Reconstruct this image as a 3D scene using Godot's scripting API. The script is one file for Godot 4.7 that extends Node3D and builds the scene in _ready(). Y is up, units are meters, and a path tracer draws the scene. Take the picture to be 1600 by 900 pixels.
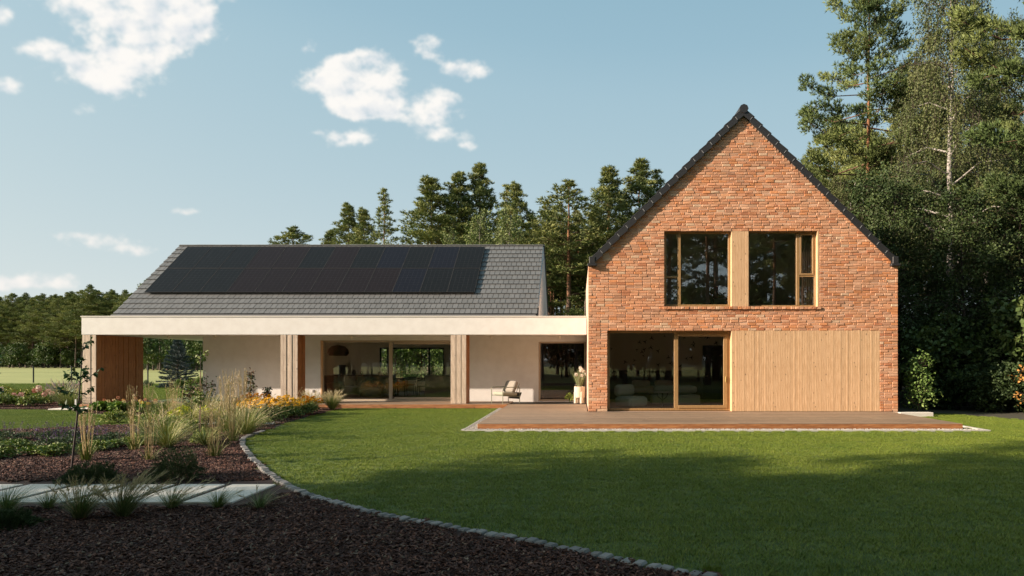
extends Node3D
# Coordinates: metres, y up, the camera stands at x = 0, z = 0 and looks along -z. P(x, y, d) is a point d metres in front of it.

var rng := RandomNumberGenerator.new()
var M := {}
var taken := {}


func P(x: float, y: float, d: float) -> Vector3:
	return Vector3(x, y, -d)


func rf(a: float, b: float) -> float:
	return rng.randf_range(a, b)


# ---------------------------------------------------------------- mesh builder
class MB:
	var v := PackedVector3Array()
	var n := PackedVector3Array()
	var c := PackedColorArray()
	var col := Color.WHITE

	func tri(a: Vector3, b: Vector3, d: Vector3) -> void:
		var k := (b - a).cross(d - a).normalized()
		v.append(a)
		v.append(d)
		v.append(b)
		n.append(k)
		n.append(k)
		n.append(k)
		c.append(col)
		c.append(col)
		c.append(col)

	func tri_out(a: Vector3, b: Vector3, d: Vector3, out: Vector3) -> void:
		if (b - a).cross(d - a).dot(out) < 0.0:
			tri(a, d, b)
		else:
			tri(a, b, d)

	func quad(a: Vector3, b: Vector3, d: Vector3, e: Vector3) -> void:
		tri(a, b, d)
		tri(a, d, e)

	func quad_out(a: Vector3, b: Vector3, d: Vector3, e: Vector3, out: Vector3) -> void:
		tri_out(a, b, d, out)
		tri_out(a, d, e, out)

	func smooth(a: Vector3, b: Vector3, d: Vector3, na: Vector3, nb: Vector3, nd: Vector3) -> void:
		v.append(a)
		v.append(d)
		v.append(b)
		n.append(na)
		n.append(nd)
		n.append(nb)
		c.append(col)
		c.append(col)
		c.append(col)

	# box from corner to corner, edges chamfered by b
	func box(lo: Vector3, hi: Vector3, b := 0.0, t := Transform3D()) -> void:
		var p := Vector3(minf(lo.x, hi.x), minf(lo.y, hi.y), minf(lo.z, hi.z))
		var q := Vector3(maxf(lo.x, hi.x), maxf(lo.y, hi.y), maxf(lo.z, hi.z))
		var m := (p + q) / 2.0
		var h := (q - p) / 2.0
		b = minf(b, minf(h.x, minf(h.y, h.z)) * 0.9)
		var k := []
		for ax in 3:
			var row := []
			for i in 8:
				var s := Vector3(1 if i & 1 else -1, 1 if i & 2 else -1, 1 if i & 4 else -1)
				var e := h - Vector3(b, b, b)
				e[ax] = h[ax]
				row.append(t * (m + s * e))
			k.append(row)
		var dirs := [t.basis.x, t.basis.y, t.basis.z]
		var around := [[0, 2, 6, 4], [0, 1, 5, 4], [0, 1, 3, 2]]
		for ax in 3:
			for up in 2:
				var f := []
				for i in around[ax]:
					f.append(k[ax][i | ((1 << ax) if up else 0)])
				quad_out(f[0], f[1], f[2], f[3], dirs[ax] * (1.0 if up else -1.0))
		if b <= 0.0:
			return
		for ax in 3:
			var o1 := (ax + 1) % 3
			var o2 := (ax + 2) % 3
			for s1 in 2:
				for s2 in 2:
					var i0 := (s1 << o1) | (s2 << o2)
					var i1 := i0 | (1 << ax)
					var out: Vector3 = dirs[o1] * (1.0 if s1 else -1.0) + dirs[o2] * (1.0 if s2 else -1.0)
					quad_out(k[o1][i0], k[o1][i1], k[o2][i1], k[o2][i0], out)
		for i in 8:
			var out: Vector3 = dirs[0] * (1.0 if i & 1 else -1.0) + dirs[1] * (1.0 if i & 2 else -1.0) + dirs[2] * (1.0 if i & 4 else -1.0)
			tri_out(k[0][i], k[1][i], k[2][i], out)

	# round bar through points, a radius for each point
	func tube(pts: PackedVector3Array, rad: PackedFloat32Array, sides := 6, cols := PackedColorArray(), caps := true) -> void:
		var rings := []
		var norms := []
		var last := Vector3.ZERO
		for i in pts.size():
			var d := (pts[mini(i + 1, pts.size() - 1)] - pts[maxi(i - 1, 0)]).normalized()
			var x := last - d * last.dot(d)
			if x.length() < 0.01:
				x = d.cross(Vector3.RIGHT if absf(d.x) < 0.8 else Vector3.BACK)
			x = x.normalized()
			last = x
			var y := d.cross(x)
			var r := PackedVector3Array()
			var nn := PackedVector3Array()
			for s in sides:
				var a := TAU * s / sides
				var o := x * cos(a) + y * sin(a)
				nn.append(o)
				r.append(pts[i] + o * rad[i])
			rings.append(r)
			norms.append(nn)
		for i in pts.size() - 1:
			if cols.size():
				col = cols[i]
			for s in sides:
				var e := (s + 1) % sides
				smooth(rings[i][s], rings[i][e], rings[i + 1][e], norms[i][s], norms[i][e], norms[i + 1][e])
				smooth(rings[i][s], rings[i + 1][e], rings[i + 1][s], norms[i][s], norms[i + 1][e], norms[i + 1][s])
		if caps:
			for s in range(1, sides - 1):
				tri(rings[0][0], rings[0][s + 1], rings[0][s])
				var e := pts.size() - 1
				tri(rings[e][0], rings[e][s], rings[e][s + 1])

	# turned shape round the y axis at o; profile of (radius, height), rising
	func lathe(o: Vector3, prof: PackedVector2Array, sides := 16, squash := Vector3.ONE) -> void:
		for i in prof.size() - 1:
			var sl := (prof[i + 1] - prof[i]).normalized()
			for s in sides:
				var q := []
				var nq := []
				for j in [[i, s], [i, s + 1], [i + 1, s + 1], [i + 1, s]]:
					var a: float = TAU * j[1] / sides
					var pr: Vector2 = prof[j[0]]
					q.append(o + Vector3(cos(a) * pr.x, pr.y, sin(a) * pr.x) * squash)
					nq.append((Vector3(cos(a) * sl.y, -sl.x, sin(a) * sl.y) / squash).normalized())
				smooth(q[0], q[2], q[1], nq[0], nq[2], nq[1])
				smooth(q[0], q[3], q[2], nq[0], nq[3], nq[2])

	# flat outline in x, z laid at height y
	func sheet(poly: PackedVector2Array, y: float) -> void:
		var ids := Geometry2D.triangulate_polygon(poly)
		for i in range(0, ids.size(), 3):
			var a := poly[ids[i]]
			var b := poly[ids[i + 1]]
			var d := poly[ids[i + 2]]
			tri_out(Vector3(a.x, y, -a.y), Vector3(b.x, y, -b.y), Vector3(d.x, y, -d.y), Vector3.UP)

	# a narrow bent blade
	func blade(p: Vector3, d: Vector3, side: Vector3, w: float, bend: Vector3, seg := 2) -> void:
		var a := p - side * w
		var b := p + side * w
		for i in seg:
			var t := float(i + 1) / seg
			var m := p + d * t + bend * t * t
			if i == seg - 1:
				tri(a, b, m)
			else:
				var ww := w * (1.0 - 0.55 * t)
				var e := m - side * ww
				var f := m + side * ww
				quad(a, b, f, e)
				a = e
				b = f

	# leaf: a folded rhombus
	func leaf(p: Vector3, d: Vector3, nrm: Vector3, l: float, w: float) -> void:
		var s := d.cross(nrm).normalized() * w
		var m := p + d * l * 0.45
		var e := p + d * l
		var up := nrm * (l * 0.06)
		tri(p, m + s + up, e)
		tri(p, e, m - s + up)

	func mesh() -> ArrayMesh:
		var arr := []
		arr.resize(Mesh.ARRAY_MAX)
		arr[Mesh.ARRAY_VERTEX] = v
		arr[Mesh.ARRAY_NORMAL] = n
		arr[Mesh.ARRAY_COLOR] = c
		var m := ArrayMesh.new()
		m.add_surface_from_arrays(Mesh.PRIMITIVE_TRIANGLES, arr)
		return m


# ---------------------------------------------------------------- scene tree helpers
func numbered(called: String, parent: Node) -> String:
	var key := str(parent.get_instance_id()) + called
	var k: int = taken.get(key, 0)
	taken[key] = k + 1
	return called if k == 0 else "%s_%03d" % [called, k]


func tag(o: Node3D, label: String, category := "", group := "", kind := "") -> void:
	if label:
		o.set_meta("label", label)
	if category:
		o.set_meta("category", category)
	if group:
		o.set_meta("group", group)
	if kind:
		o.set_meta("kind", kind)


func thing(called: String, label: String, category: String, at := Vector3.ZERO, turn := 0.0, group := "") -> Node3D:
	var o := Node3D.new()
	o.name = numbered(called, self)
	add_child(o)
	o.position = at
	o.rotation.y = turn
	tag(o, label, category, group)
	return o


func obj(called: String, what, m: Material, parent: Node3D = null) -> MeshInstance3D:
	var o := MeshInstance3D.new()
	var under: Node = parent if parent else self
	o.name = numbered(called, under)
	o.mesh = what.mesh() if what is MB else what
	o.material_override = m
	under.add_child(o)
	return o


func group_part(called: String, parent: Node3D) -> Node3D:
	var o := Node3D.new()
	o.name = numbered(called, parent)
	parent.add_child(o)
	return o


func struct(called: String, what, m: Material, label: String, category := "") -> MeshInstance3D:
	var o := obj(called, what, m)
	tag(o, label, category if category else called.replace("_", " "), "", "structure")
	return o


# a copy of a thing with its parts, under a name and a label of its own
func copy(of: Node3D, label: String, at: Vector3, turn := 0.0, size := Vector3.ONE) -> Node3D:
	var o: Node3D = of.duplicate()
	o.name = numbered(str(of.get_meta("stem", of.name)), self)
	add_child(o)
	o.position = at
	o.rotation.y = turn
	o.scale = size
	o.set_meta("label", label)
	return o


func scatter(called: String, what, m: Material, where: Array, label: String, category: String, tints := PackedColorArray()) -> MultiMeshInstance3D:
	var mm := MultiMesh.new()
	mm.transform_format = MultiMesh.TRANSFORM_3D
	mm.mesh = what.mesh() if what is MB else what
	mm.instance_count = where.size()
	for i in where.size():
		mm.set_instance_transform(i, where[i])
	var o := MultiMeshInstance3D.new()
	o.multimesh = mm
	o.material_override = m
	o.name = numbered(called, self)
	add_child(o)
	tag(o, label, category, "", "stuff")
	return o


# ---------------------------------------------------------------- materials
func lin(r: float, g: float, b: float) -> Color:
	return Color(r, g, b).linear_to_srgb()


func noise_tex(freq: float, dark: Color, light: Color, octaves := 4, size := 512, seed_ := 1, mid := 0.5) -> NoiseTexture2D:
	var f := FastNoiseLite.new()
	f.seed = seed_
	f.frequency = freq
	f.fractal_octaves = octaves
	f.noise_type = FastNoiseLite.TYPE_SIMPLEX_SMOOTH
	var g := Gradient.new()
	g.offsets = PackedFloat32Array([0.0, mid, 1.0])
	g.colors = PackedColorArray([dark, dark.lerp(light, 0.55), light])
	var t := NoiseTexture2D.new()
	t.width = size
	t.height = size
	t.seamless = true
	t.noise = f
	t.color_ramp = g
	return t


# wood: grain runs along v (or along u when lying), with knots
func wood_tex(base: Color, dark: Color, lying: bool, seed_: int, knots := 14) -> ImageTexture:
	var f := FastNoiseLite.new()
	f.seed = seed_
	f.frequency = 1.0
	f.fractal_octaves = 4
	var s := 384
	var im := Image.create(s, s, false, Image.FORMAT_RGB8)
	var spots := []
	var r := RandomNumberGenerator.new()
	r.seed = seed_
	for i in knots:
		spots.append(Vector3(r.randf() * s, r.randf() * s, r.randf_range(1.6, 3.6)))
	for y in s:
		for x in s:
			# wraps round: blend of two samples across the seam
			var w := float(y) / s
			var wx := float(x) / s
			var a := f.get_noise_2d(x * 0.11, y * 0.006)
			var b := f.get_noise_2d(x * 0.11, (y - s) * 0.006)
			var g := lerpf(a, b, smoothstep(0.8, 1.0, w))
			var h := f.get_noise_2d(x * 0.6 + 300.0, y * 0.03)
			var l := clampf(0.5 + g * 0.75 + h * 0.35, 0.0, 1.0)
			l = lerpf(l, 0.5, smoothstep(0.47, 0.5, absf(wx - 0.5)))
			var c := dark.lerp(base, l)
			for k in spots:
				var dx: float = x - k.x
				var dy: float = (y - k.y) * 0.5
				var q: float = (dx * dx + dy * dy) / (k.z * k.z)
				if q < 2.2:
					c = c.lerp(dark.darkened(0.45), clampf(1.3 - q * 0.6, 0.0, 0.85))
			if lying:
				im.set_pixel(y, x, c)
			else:
				im.set_pixel(x, y, c)
	return ImageTexture.create_from_image(im)


func mat(called: String, albedo: Color, rough := 0.8, tex: Texture2D = null, scale := Vector3.ONE, bump: Texture2D = null, bump_cm := 0.0) -> StandardMaterial3D:
	var m := StandardMaterial3D.new()
	m.resource_name = called
	m.albedo_color = albedo
	m.roughness = rough
	m.vertex_color_use_as_albedo = true
	if tex or bump:
		m.uv1_triplanar = true
		m.uv1_world_triplanar = true
		m.uv1_scale = scale
		m.albedo_texture = tex
	if bump:
		m.heightmap_enabled = true
		m.heightmap_texture = bump
		m.heightmap_scale = bump_cm
	M[called] = m
	return m


func leafy(called: String, glow: Color, rough := 0.6) -> StandardMaterial3D:
	var m := mat(called, Color.WHITE, rough)
	m.metallic_specular = 0.35
	m.backlight_enabled = true
	m.backlight = glow
	return m


func glass(called: String, tint: Color) -> StandardMaterial3D:
	var m := StandardMaterial3D.new()
	m.resource_name = called
	m.transparency = BaseMaterial3D.TRANSPARENCY_ALPHA
	m.albedo_color = Color(tint.r, tint.g, tint.b, 0.015)
	m.roughness = 0.01
	m.metallic_specular = 0.5
	M[called] = m
	return m


func make_materials() -> void:
	var w := Color.WHITE
	var mott := noise_tex(0.012, Color(0.955, 0.95, 0.945), w, 5, 512, 3)
	var fine := noise_tex(0.05, Color(0.2, 0.2, 0.2), w, 4, 512, 5)
	var speck := noise_tex(0.09, Color(0.76, 0.74, 0.72), w, 3, 512, 8)
	mat("render", lin(0.77, 0.745, 0.70), 0.9, mott, Vector3.ONE * 0.35, fine, 0.12)
	mat("coping", lin(0.72, 0.68, 0.6), 0.5)
	mat("edging", lin(0.48, 0.45, 0.40), 0.6)
	mat("brick", w, 0.92, speck, Vector3.ONE * 1.7, fine, 0.35)
	mat("mortar", lin(0.68, 0.49, 0.37), 0.95, speck, Vector3.ONE * 1.3, fine, 0.3)
	mat("tile", w, 0.5, mott, Vector3.ONE * 0.9, fine, 0.03)
	mat("black_tile", lin(0.03, 0.03, 0.032), 0.5, speck, Vector3.ONE * 0.9)
	mat("gutter", lin(0.16, 0.155, 0.15), 0.45)
	mat("dark_metal", lin(0.025, 0.025, 0.027), 0.45)
	var fresh := wood_tex(Color(0.875, 0.735, 0.575), Color(0.74, 0.58, 0.42), false, 11, 7)
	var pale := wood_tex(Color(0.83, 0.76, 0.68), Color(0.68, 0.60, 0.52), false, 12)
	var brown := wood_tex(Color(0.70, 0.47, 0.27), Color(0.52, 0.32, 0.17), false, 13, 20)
	var deckw := wood_tex(Color(0.635, 0.54, 0.44), Color(0.44, 0.365, 0.29), true, 14, 4)
	var fascia := wood_tex(Color(0.74, 0.51, 0.32), Color(0.52, 0.32, 0.18), true, 15, 8)
	mat("larch", w, 0.7, fresh, Vector3.ONE * 0.8)
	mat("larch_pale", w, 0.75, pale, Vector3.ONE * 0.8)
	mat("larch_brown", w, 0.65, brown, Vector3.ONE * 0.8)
	mat("deck", w, 0.6, deckw, Vector3.ONE * 0.7)
	mat("deck_edge", w, 0.65, fascia, Vector3.ONE * 0.7)
	mat("frame", lin(0.40, 0.245, 0.105), 0.45, noise_tex(0.03, Color(0.8, 0.78, 0.74), w, 3, 256, 21), Vector3(6, 0.5, 6))
	mat("frame_pale", lin(0.42, 0.34, 0.25), 0.5)
	glass("glass", Color(0.05, 0.06, 0.06))
	mat("concrete", lin(0.68, 0.63, 0.55), 0.85, mott, Vector3.ONE * 0.8, fine, 0.08)
	mat("granite", w, 0.85, speck, Vector3.ONE * 3.0, fine, 0.3)
	mat("pebble", w, 0.8)
	mat("bark", w, 0.95, noise_tex(0.03, Color(0.45, 0.42, 0.4), w, 4, 256, 31), Vector3(2.2, 0.7, 2.2), fine, 1.2)
	mat("birch_bark", w, 0.8, noise_tex(0.02, Color(0.25, 0.22, 0.2), w, 3, 256, 33, 0.3), Vector3(1.2, 3.0, 1.2))
	leafy("needles", Color(0.10, 0.14, 0.05))
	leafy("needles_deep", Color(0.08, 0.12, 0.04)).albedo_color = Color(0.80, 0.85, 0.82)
	leafy("leaves", Color(0.34, 0.45, 0.12))
	leafy("blades", Color(0.30, 0.40, 0.12), 0.55)
	leafy("turf", Color(0.30, 0.40, 0.12), 0.55)
	M.turf.uv1_triplanar = true
	M.turf.uv1_world_triplanar = true
	M.turf.uv1_scale = Vector3.ONE * 0.13
	M.turf.albedo_texture = noise_tex(0.012, Color(0.72, 0.80, 0.72), Color(1.0, 0.98, 0.96), 5, 512, 77)
	leafy("petals", Color(0.5, 0.4, 0.3))
	mat("chips", w, 0.85, noise_tex(0.02, Color(0.62, 0.58, 0.56), w, 4, 512, 55), Vector3.ONE * 0.3)
	mat("field", w, 1.0, noise_tex(0.015, lin(0.18, 0.21, 0.05), lin(0.30, 0.30, 0.09), 5, 1024, 41), Vector3(0.012, 0.03, 0.03))
	mat("soil_grass", w, 1.0, noise_tex(0.02, lin(0.045, 0.075, 0.016), lin(0.075, 0.115, 0.026), 4, 512, 42), Vector3.ONE * 0.35)
	mat("soil", w, 1.0, noise_tex(0.03, lin(0.030, 0.014, 0.010), lin(0.058, 0.028, 0.02), 4, 512, 43), Vector3.ONE * 0.7)
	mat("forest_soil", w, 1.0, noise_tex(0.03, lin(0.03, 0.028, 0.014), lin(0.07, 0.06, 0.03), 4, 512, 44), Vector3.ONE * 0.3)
	mat("plain", w, 0.8)
	mat("soft", w, 0.95, null, Vector3.ONE * 3.0, fine, 0.15)
	mat("cells", w, 0.22).metallic_specular = 0.22
	var st := mat("steel", lin(0.24, 0.25, 0.17), 0.4)
	st.metallic = 0.3
	mat("wall_in", lin(0.74, 0.70, 0.60), 0.95)
	mat("floor_in", lin(0.22, 0.15, 0.09), 0.5)


# ---------------------------------------------------------------- sky
func make_sky() -> PanoramaSkyMaterial:
	var W := 4096
	var H := 2048
	var top := Color(0.512, 0.652, 0.725)
	var rows := []
	var air := Image.create(W / 64 + 16, H, false, Image.FORMAT_RGBF)
	var f := FastNoiseLite.new()
	f.seed = 5
	f.frequency = 1.0
	f.fractal_octaves = 6
	f.fractal_gain = 0.55
	var wide := FastNoiseLite.new()
	wide.seed = 9
	wide.frequency = 1.0
	wide.fractal_octaves = 3
	# air: pale and warm low down, blue above; paler on the sun's side (left)
	for j in range(0, H):
		var el := PI / 2.0 - (j + 0.5) / H * PI
		if el < -0.02:
			air.fill_rect(Rect2i(0, j, W / 64 + 16, H - j), Color(0.15, 0.16, 0.13))
			break
		for i in range(-512, W + 512, 64):
			var az := (i + 32.0) / W * TAU
			var left := 0.5 - 0.5 * sin(az)
			var t := clampf(pow(sin(maxf(el, 0.0)), 0.62) * 1.45 - left * 0.16, 0.0, 1.0)
			var low := Color(0.80, 0.835, 0.835).lerp(Color(0.83, 0.845, 0.83), left)
			var c := low.lerp(Color(0.583, 0.705, 0.765), minf(t * 1.25, 1.0)).lerp(top, smoothstep(0.7, 1.0, t))
			c = c.srgb_to_linear()
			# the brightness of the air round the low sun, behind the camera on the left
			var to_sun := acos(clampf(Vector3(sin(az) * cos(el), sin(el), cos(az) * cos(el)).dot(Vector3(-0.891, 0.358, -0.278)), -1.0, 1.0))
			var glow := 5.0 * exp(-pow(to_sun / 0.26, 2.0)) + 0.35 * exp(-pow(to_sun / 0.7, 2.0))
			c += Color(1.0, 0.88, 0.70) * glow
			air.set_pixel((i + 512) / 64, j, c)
	# soften the steps across: a small blur by resizing the width down and up
	air.resize(W + 1024, H, Image.INTERPOLATE_CUBIC)
	var im := Image.create(W, H, false, Image.FORMAT_RGBF)
	im.blit_rect(air, Rect2i(512, 0, W, H), Vector2i.ZERO)
	# clouds as banks of vapour at their directions: [x, y, rx, ry, weight], in tangents of azimuth and height
	var banks := [
		[-0.685, 0.53, 0.104, 0.05, 1.4], [-0.696, 0.585, 0.155, 0.045, 1.4], [-0.669, 0.47, 0.04, 0.035, 1.2], [-0.839, 0.486, 0.05, 0.018, 0.9], [-0.773, 0.459, 0.062, 0.026, 1.0], [-0.724, 0.429, 0.045, 0.025, 0.9], [-0.74, 0.459, 0.05, 0.035, 1.0],
		[-0.598, 0.53, 0.035, 0.032, 1.2], [-0.614, 0.492, 0.016, 0.018, 0.9], [-0.905, 0.541, 0.018, 0.016, 0.9], [-0.894, 0.429, 0.022, 0.016, 0.9], [-0.781, 0.39, 0.02, 0.012, 0.55], [-0.696, 0.385, 0.018, 0.008, 0.5],
		[-0.394, 0.431, 0.045, 0.022, 1.2], [-0.334, 0.431, 0.06, 0.045, 1.4], [-0.334, 0.464, 0.05, 0.02, 1.2], [-0.378, 0.461, 0.03, 0.015, 1.0], [-0.306, 0.393, 0.05, 0.022, 1.2], [-0.356, 0.398, 0.045, 0.02, 1.1],
		[-0.224, 0.404, 0.042, 0.026, 1.1], [-0.23, 0.371, 0.03, 0.022, 1.0], [-0.197, 0.349, 0.03, 0.014, 0.9], [-0.175, 0.335, 0.014, 0.007, 0.7], [-0.241, 0.492, 0.025, 0.018, 1.0], [-0.23, 0.472, 0.014, 0.010, 0.6], [-0.18, 0.453, 0.038, 0.02, 1.1],
		[-0.422, 0.486, 0.018, 0.012, 0.8], [-0.356, 0.347, 0.038, 0.015, 1.1], [-0.411, 0.356, 0.010, 0.005, 0.6],
		[-0.745, 0.188, 0.06, 0.014, 0.9], [-0.69, 0.17, 0.045, 0.009, 0.85], [-0.80, 0.197, 0.03, 0.006, 0.6], [-0.615, 0.233, 0.025, 0.006, 0.7], [-0.865, 0.122, 0.09, 0.013, 1.1], [-0.94, 0.118, 0.06, 0.010, 1.0],
	]
	for j in range(0, H / 2):
		var el := PI / 2.0 - (j + 0.5) / H * PI
		if el > 1.25:
			continue
		var near_frame := el < 0.62
		for i in range(0, W, 1 if near_frame else 4):
			var az := (i + 0.5) / W * TAU
			if az > PI:
				az -= TAU
			var dens := -1.0
			var lit := 0.5
			if near_frame and az > -0.80 and az < 0.7:
				var x := tan(az)
				var y := tan(el) / cos(az)
				var d := 0.0
				for b in banks:
					var qx: float = (x - b[0]) / b[2]
					var qy: float = (y - b[1]) / b[3]
					var q := qx * qx + qy * qy
					if q < 2.0:
						d += b[4] * pow(1.0 - q * 0.5, 1.5)
				if d > 0.0:
					var nz := f.get_noise_2d(x * 15.0, y * 21.0)
					dens = minf(d, 1.2) * 1.0 + nz * 0.8 + f.get_noise_2d(x * 55.0 + 7.0, y * 75.0) * 0.28 - 0.38
					lit = 0.72 + (nz - f.get_noise_2d((x - 0.02) * 15.0, (y + 0.015) * 21.0)) * 0.9 + wide.get_noise_2d(x * 6.0 + 9.0, y * 9.0) * 0.5
			elif (near_frame and i % 4 == 0) or not near_frame:
				# the rest of the sky: scattered fair-weather clouds of the same kind
				var x := sin(az) * cos(el) / (sin(el) + 0.12)
				var y := cos(az) * cos(el) / (sin(el) + 0.12)
				var big := wide.get_noise_2d(x * 0.8 + 40.0, y * 0.8)
				dens = big * 1.5 + f.get_noise_2d(x * 2.2, y * 2.2) * 0.8 - 0.62
			if dens > -0.16:
				var a := pow(smoothstep(-0.16, 0.95, dens), 1.05) * 0.94
				var step := 1 if near_frame and az > -0.80 and az < 0.7 else 4
				var cc := Color(0.84, 0.855, 0.87).lerp(Color(0.945, 0.93, 0.91), clampf(lit + 0.25 * (1.0 - clampf(dens, 0.0, 1.0)), 0.0, 1.0))
				if el < 0.2:
					cc = cc.lerp(Color(0.90, 0.88, 0.86), 0.5)
				cc = cc.srgb_to_linear()
				for k in step:
					im.set_pixel(i + k, j, im.get_pixel(i + k, j).lerp(cc, a))
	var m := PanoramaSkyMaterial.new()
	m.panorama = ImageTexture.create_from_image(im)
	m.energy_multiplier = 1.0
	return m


func _ready() -> void:
	rng.seed = 20
	# camera: eye height, looking level at the houses, lens shifted up and to the left as in architectural photographs
	var cam := Camera3D.new()
	cam.name = "camera"
	cam.projection = Camera3D.PROJECTION_FRUSTUM
	cam.near = 0.1
	cam.far = 2500.0
	cam.size = 0.1 * 0.9
	cam.frustum_offset = Vector2(-0.105, 0.113) * 0.1
	cam.position = Vector3(0, 1.75, 0)
	add_child(cam)
	# sky and exposure
	var env := Environment.new()
	env.background_mode = Environment.BG_SKY
	env.sky = Sky.new()
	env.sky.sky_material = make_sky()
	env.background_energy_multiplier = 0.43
	env.tonemap_mode = Environment.TONE_MAPPER_LINEAR
	env.tonemap_exposure = 2.7
	env.sdfgi_enabled = true
	env.ssao_enabled = true
	env.ssil_enabled = true
	var we := WorldEnvironment.new()
	we.name = "world_environment"
	we.environment = env
	add_child(we)
	# low evening sun from the far left, a little behind the camera
	var sun := DirectionalLight3D.new()
	sun.name = "sun"
	sun.light_energy = 1.2
	sun.light_color = Color(1.0, 0.92, 0.84)
	sun.light_angular_distance = 0.5
	sun.shadow_enabled = true
	var az := atan(3.2)
	var el := deg_to_rad(21.0)
	sun.look_at_from_position(Vector3.ZERO, -Vector3(-sin(az) * cos(el), sin(el), cos(az) * cos(el)), Vector3.UP)
	add_child(sun)
	make_materials()
	ground()
	white_house()
	brick_house()
	deck()
	woods()
	edging_and_paths()
	planting()
	terrace_things()
	indoor_things()


# ---------------------------------------------------------------- white house
const WZ := 25.0      # distance of its garden wall
const CZ := 23.4      # distance of the canopy's front edge


func boards(parent: Node3D, called: String, from: Vector3, along: Vector3, count: int, width: float, height: float, out: Vector3, m: Material, thick := 0.02, ridged := false) -> void:
	# upright boards side by side, uneven in thickness, with open joints
	var kinds := []
	for k in 4:
		var b := MB.new()
		var tone := [1.0, 0.94, 1.04, 0.97][k] as float
		b.col = Color(tone, tone, tone)
		var th := thick * (([0.6, 1.3, 0.9, 1.6] if ridged else [1.0, 0.94, 1.05, 0.97])[k] as float)
		var ax := along.abs()
		var hi := along.abs() * (width - 0.004) + Vector3.UP * height + out.abs() * th
		b.box(Vector3.ZERO, hi, 0.004)
		kinds.append([b.mesh(), th])
	for i in count:
		var k: int = rng.randi() % 4
		var o := obj(called, kinds[k][0], m, parent)
		var p := from + along * (i * width)
		if along.x + along.y + along.z < 0:
			p += along * (width - 0.004)
		if out.x + out.y + out.z < 0:
			p += out * kinds[k][1]
		o.position = p


# a window or glass door in a wall plane facing the camera: frame bars, mullions and one pane in each opening
func window(parent: Node3D, called: String, x0: float, x1: float, y0: float, y1: float, d: float, fw: float, cuts: Array, m: Material, gl: Material, depth := 0.07, layers := 2) -> Node3D:
	var w := group_part(called, parent)
	var f := MB.new()
	f.box(P(x0, y0, d), P(x0 + fw, y1, d + depth), 0.006)
	f.box(P(x1 - fw, y0, d), P(x1, y1, d + depth), 0.006)
	f.box(P(x0 + fw, y0, d), P(x1 - fw, y0 + fw, d + depth), 0.006)
	f.box(P(x0 + fw, y1 - fw, d), P(x1 - fw, y1, d + depth), 0.006)
	obj("frame", f, m, w)
	# cuts: [x of an upright bar, its width, rails of the field to its left as heights]; the last entry closes the row
	var left := x0 + fw
	for c in cuts + [[x1 - fw, 0.0, [] if cuts.is_empty() else cuts[-1][3] if cuts[-1].size() > 3 else []]]:
		var right: float = c[0]
		if c[1] > 0.0:
			var b := MB.new()
			b.box(P(right, y0 + fw, d - 0.004), P(right + c[1], y1 - fw, d + depth), 0.006)
			obj("mullion", b, m, w)
		var low := y0 + fw
		for r in c[2] + [y1 - fw]:
			if r < y1 - fw:
				var b := MB.new()
				b.box(P(left, r, d - 0.002), P(right, r + fw * 0.8, d + depth), 0.006)
				obj("transom", b, m, w)
			var g := MB.new()
			for sheet in layers:
				var zz := d + depth * (0.1 + 0.24 * sheet)
				g.box(P(left, low, zz), P(right, r, zz + 0.006))
			obj("pane", g, gl, w)
			low = r + fw * 0.8
		left = right + c[1]
	return w


func roof_tiles(parent: Node3D, called: String, m: Material, origin: Vector3, u: Vector3, across: Vector3, rows: int, gauge: float, cols: int, w: float, keep: int, hide: Callable) -> void:
	# lapped flat tiles; the first `keep` are parts of their own, the rest one part
	var nrm := across.cross(u).normalized()
	if nrm.y < 0:
		nrm = -nrm
	var tones := []
	for k in 6:
		var t := lerpf(0.118, 0.138, k / 5.0)
		tones.append(Color(t, t * 1.0, t * 0.99))
	var shape := func(b: MB, at: Vector3, ww: float, lift: float) -> void:
		var l := gauge * 1.12
		var tilt := Basis(across, nrm, u)
		var bx := Transform3D(tilt, at)
		# the lower end stands proud on the tile below
		var up := nrm * (0.028 + lift)
		var lo := at + up
		var a0 := lo
		var a1 := lo + across * ww
		var a2 := at + u * l + across * ww + nrm * 0.004
		var a3 := at + u * l + nrm * 0.004
		var t := nrm * 0.02
		b.quad_out(a0 + t, a1 + t, a2 + t * 0.4, a3 + t * 0.4, nrm)
		b.quad_out(a0 - t, a1 - t, a1 + t, a0 + t, -u)
		b.quad_out(a0 - t, a0 + t, a3 + t * 0.4, a3 - t, -across)
		b.quad_out(a1 - t, a1 + t, a2 + t * 0.4, a2 - t, across)
	var proto := []
	for k in 6:
		var b := MB.new()
		b.col = tones[k]
		shape.call(b, Vector3.ZERO, w - 0.018, 0.0)
		proto.append(b.mesh())
	var rest := MB.new()
	var made := 0
	for r in rows:
		var shift := 0.5 if r % 2 else 0.0
		for i in range(-1 if shift > 0.0 else 0, cols):
			var x0 := (i + shift) * w
			var x1 := minf(x0 + w, cols * w)
			x0 = maxf(x0, 0.0)
			if x1 - x0 < 0.03:
				continue
			var at := origin + u * (r * gauge) + across * x0
			if hide.call(r, (x0 + x1) / 2.0):
				continue
			var k := rng.randi() % 6
			if made < keep and x1 - x0 > w - 0.01:
				var o := obj(called, proto[k], m, parent)
				o.position = at + nrm * rf(-0.003, 0.004)
				made += 1
			else:
				rest.col = tones[k]
				shape.call(rest, at, x1 - x0 - 0.018, rf(-0.003, 0.004))
	var o := obj("roof_tiling", rest, m, parent)
	o.set_meta("kind", "stuff")


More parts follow.
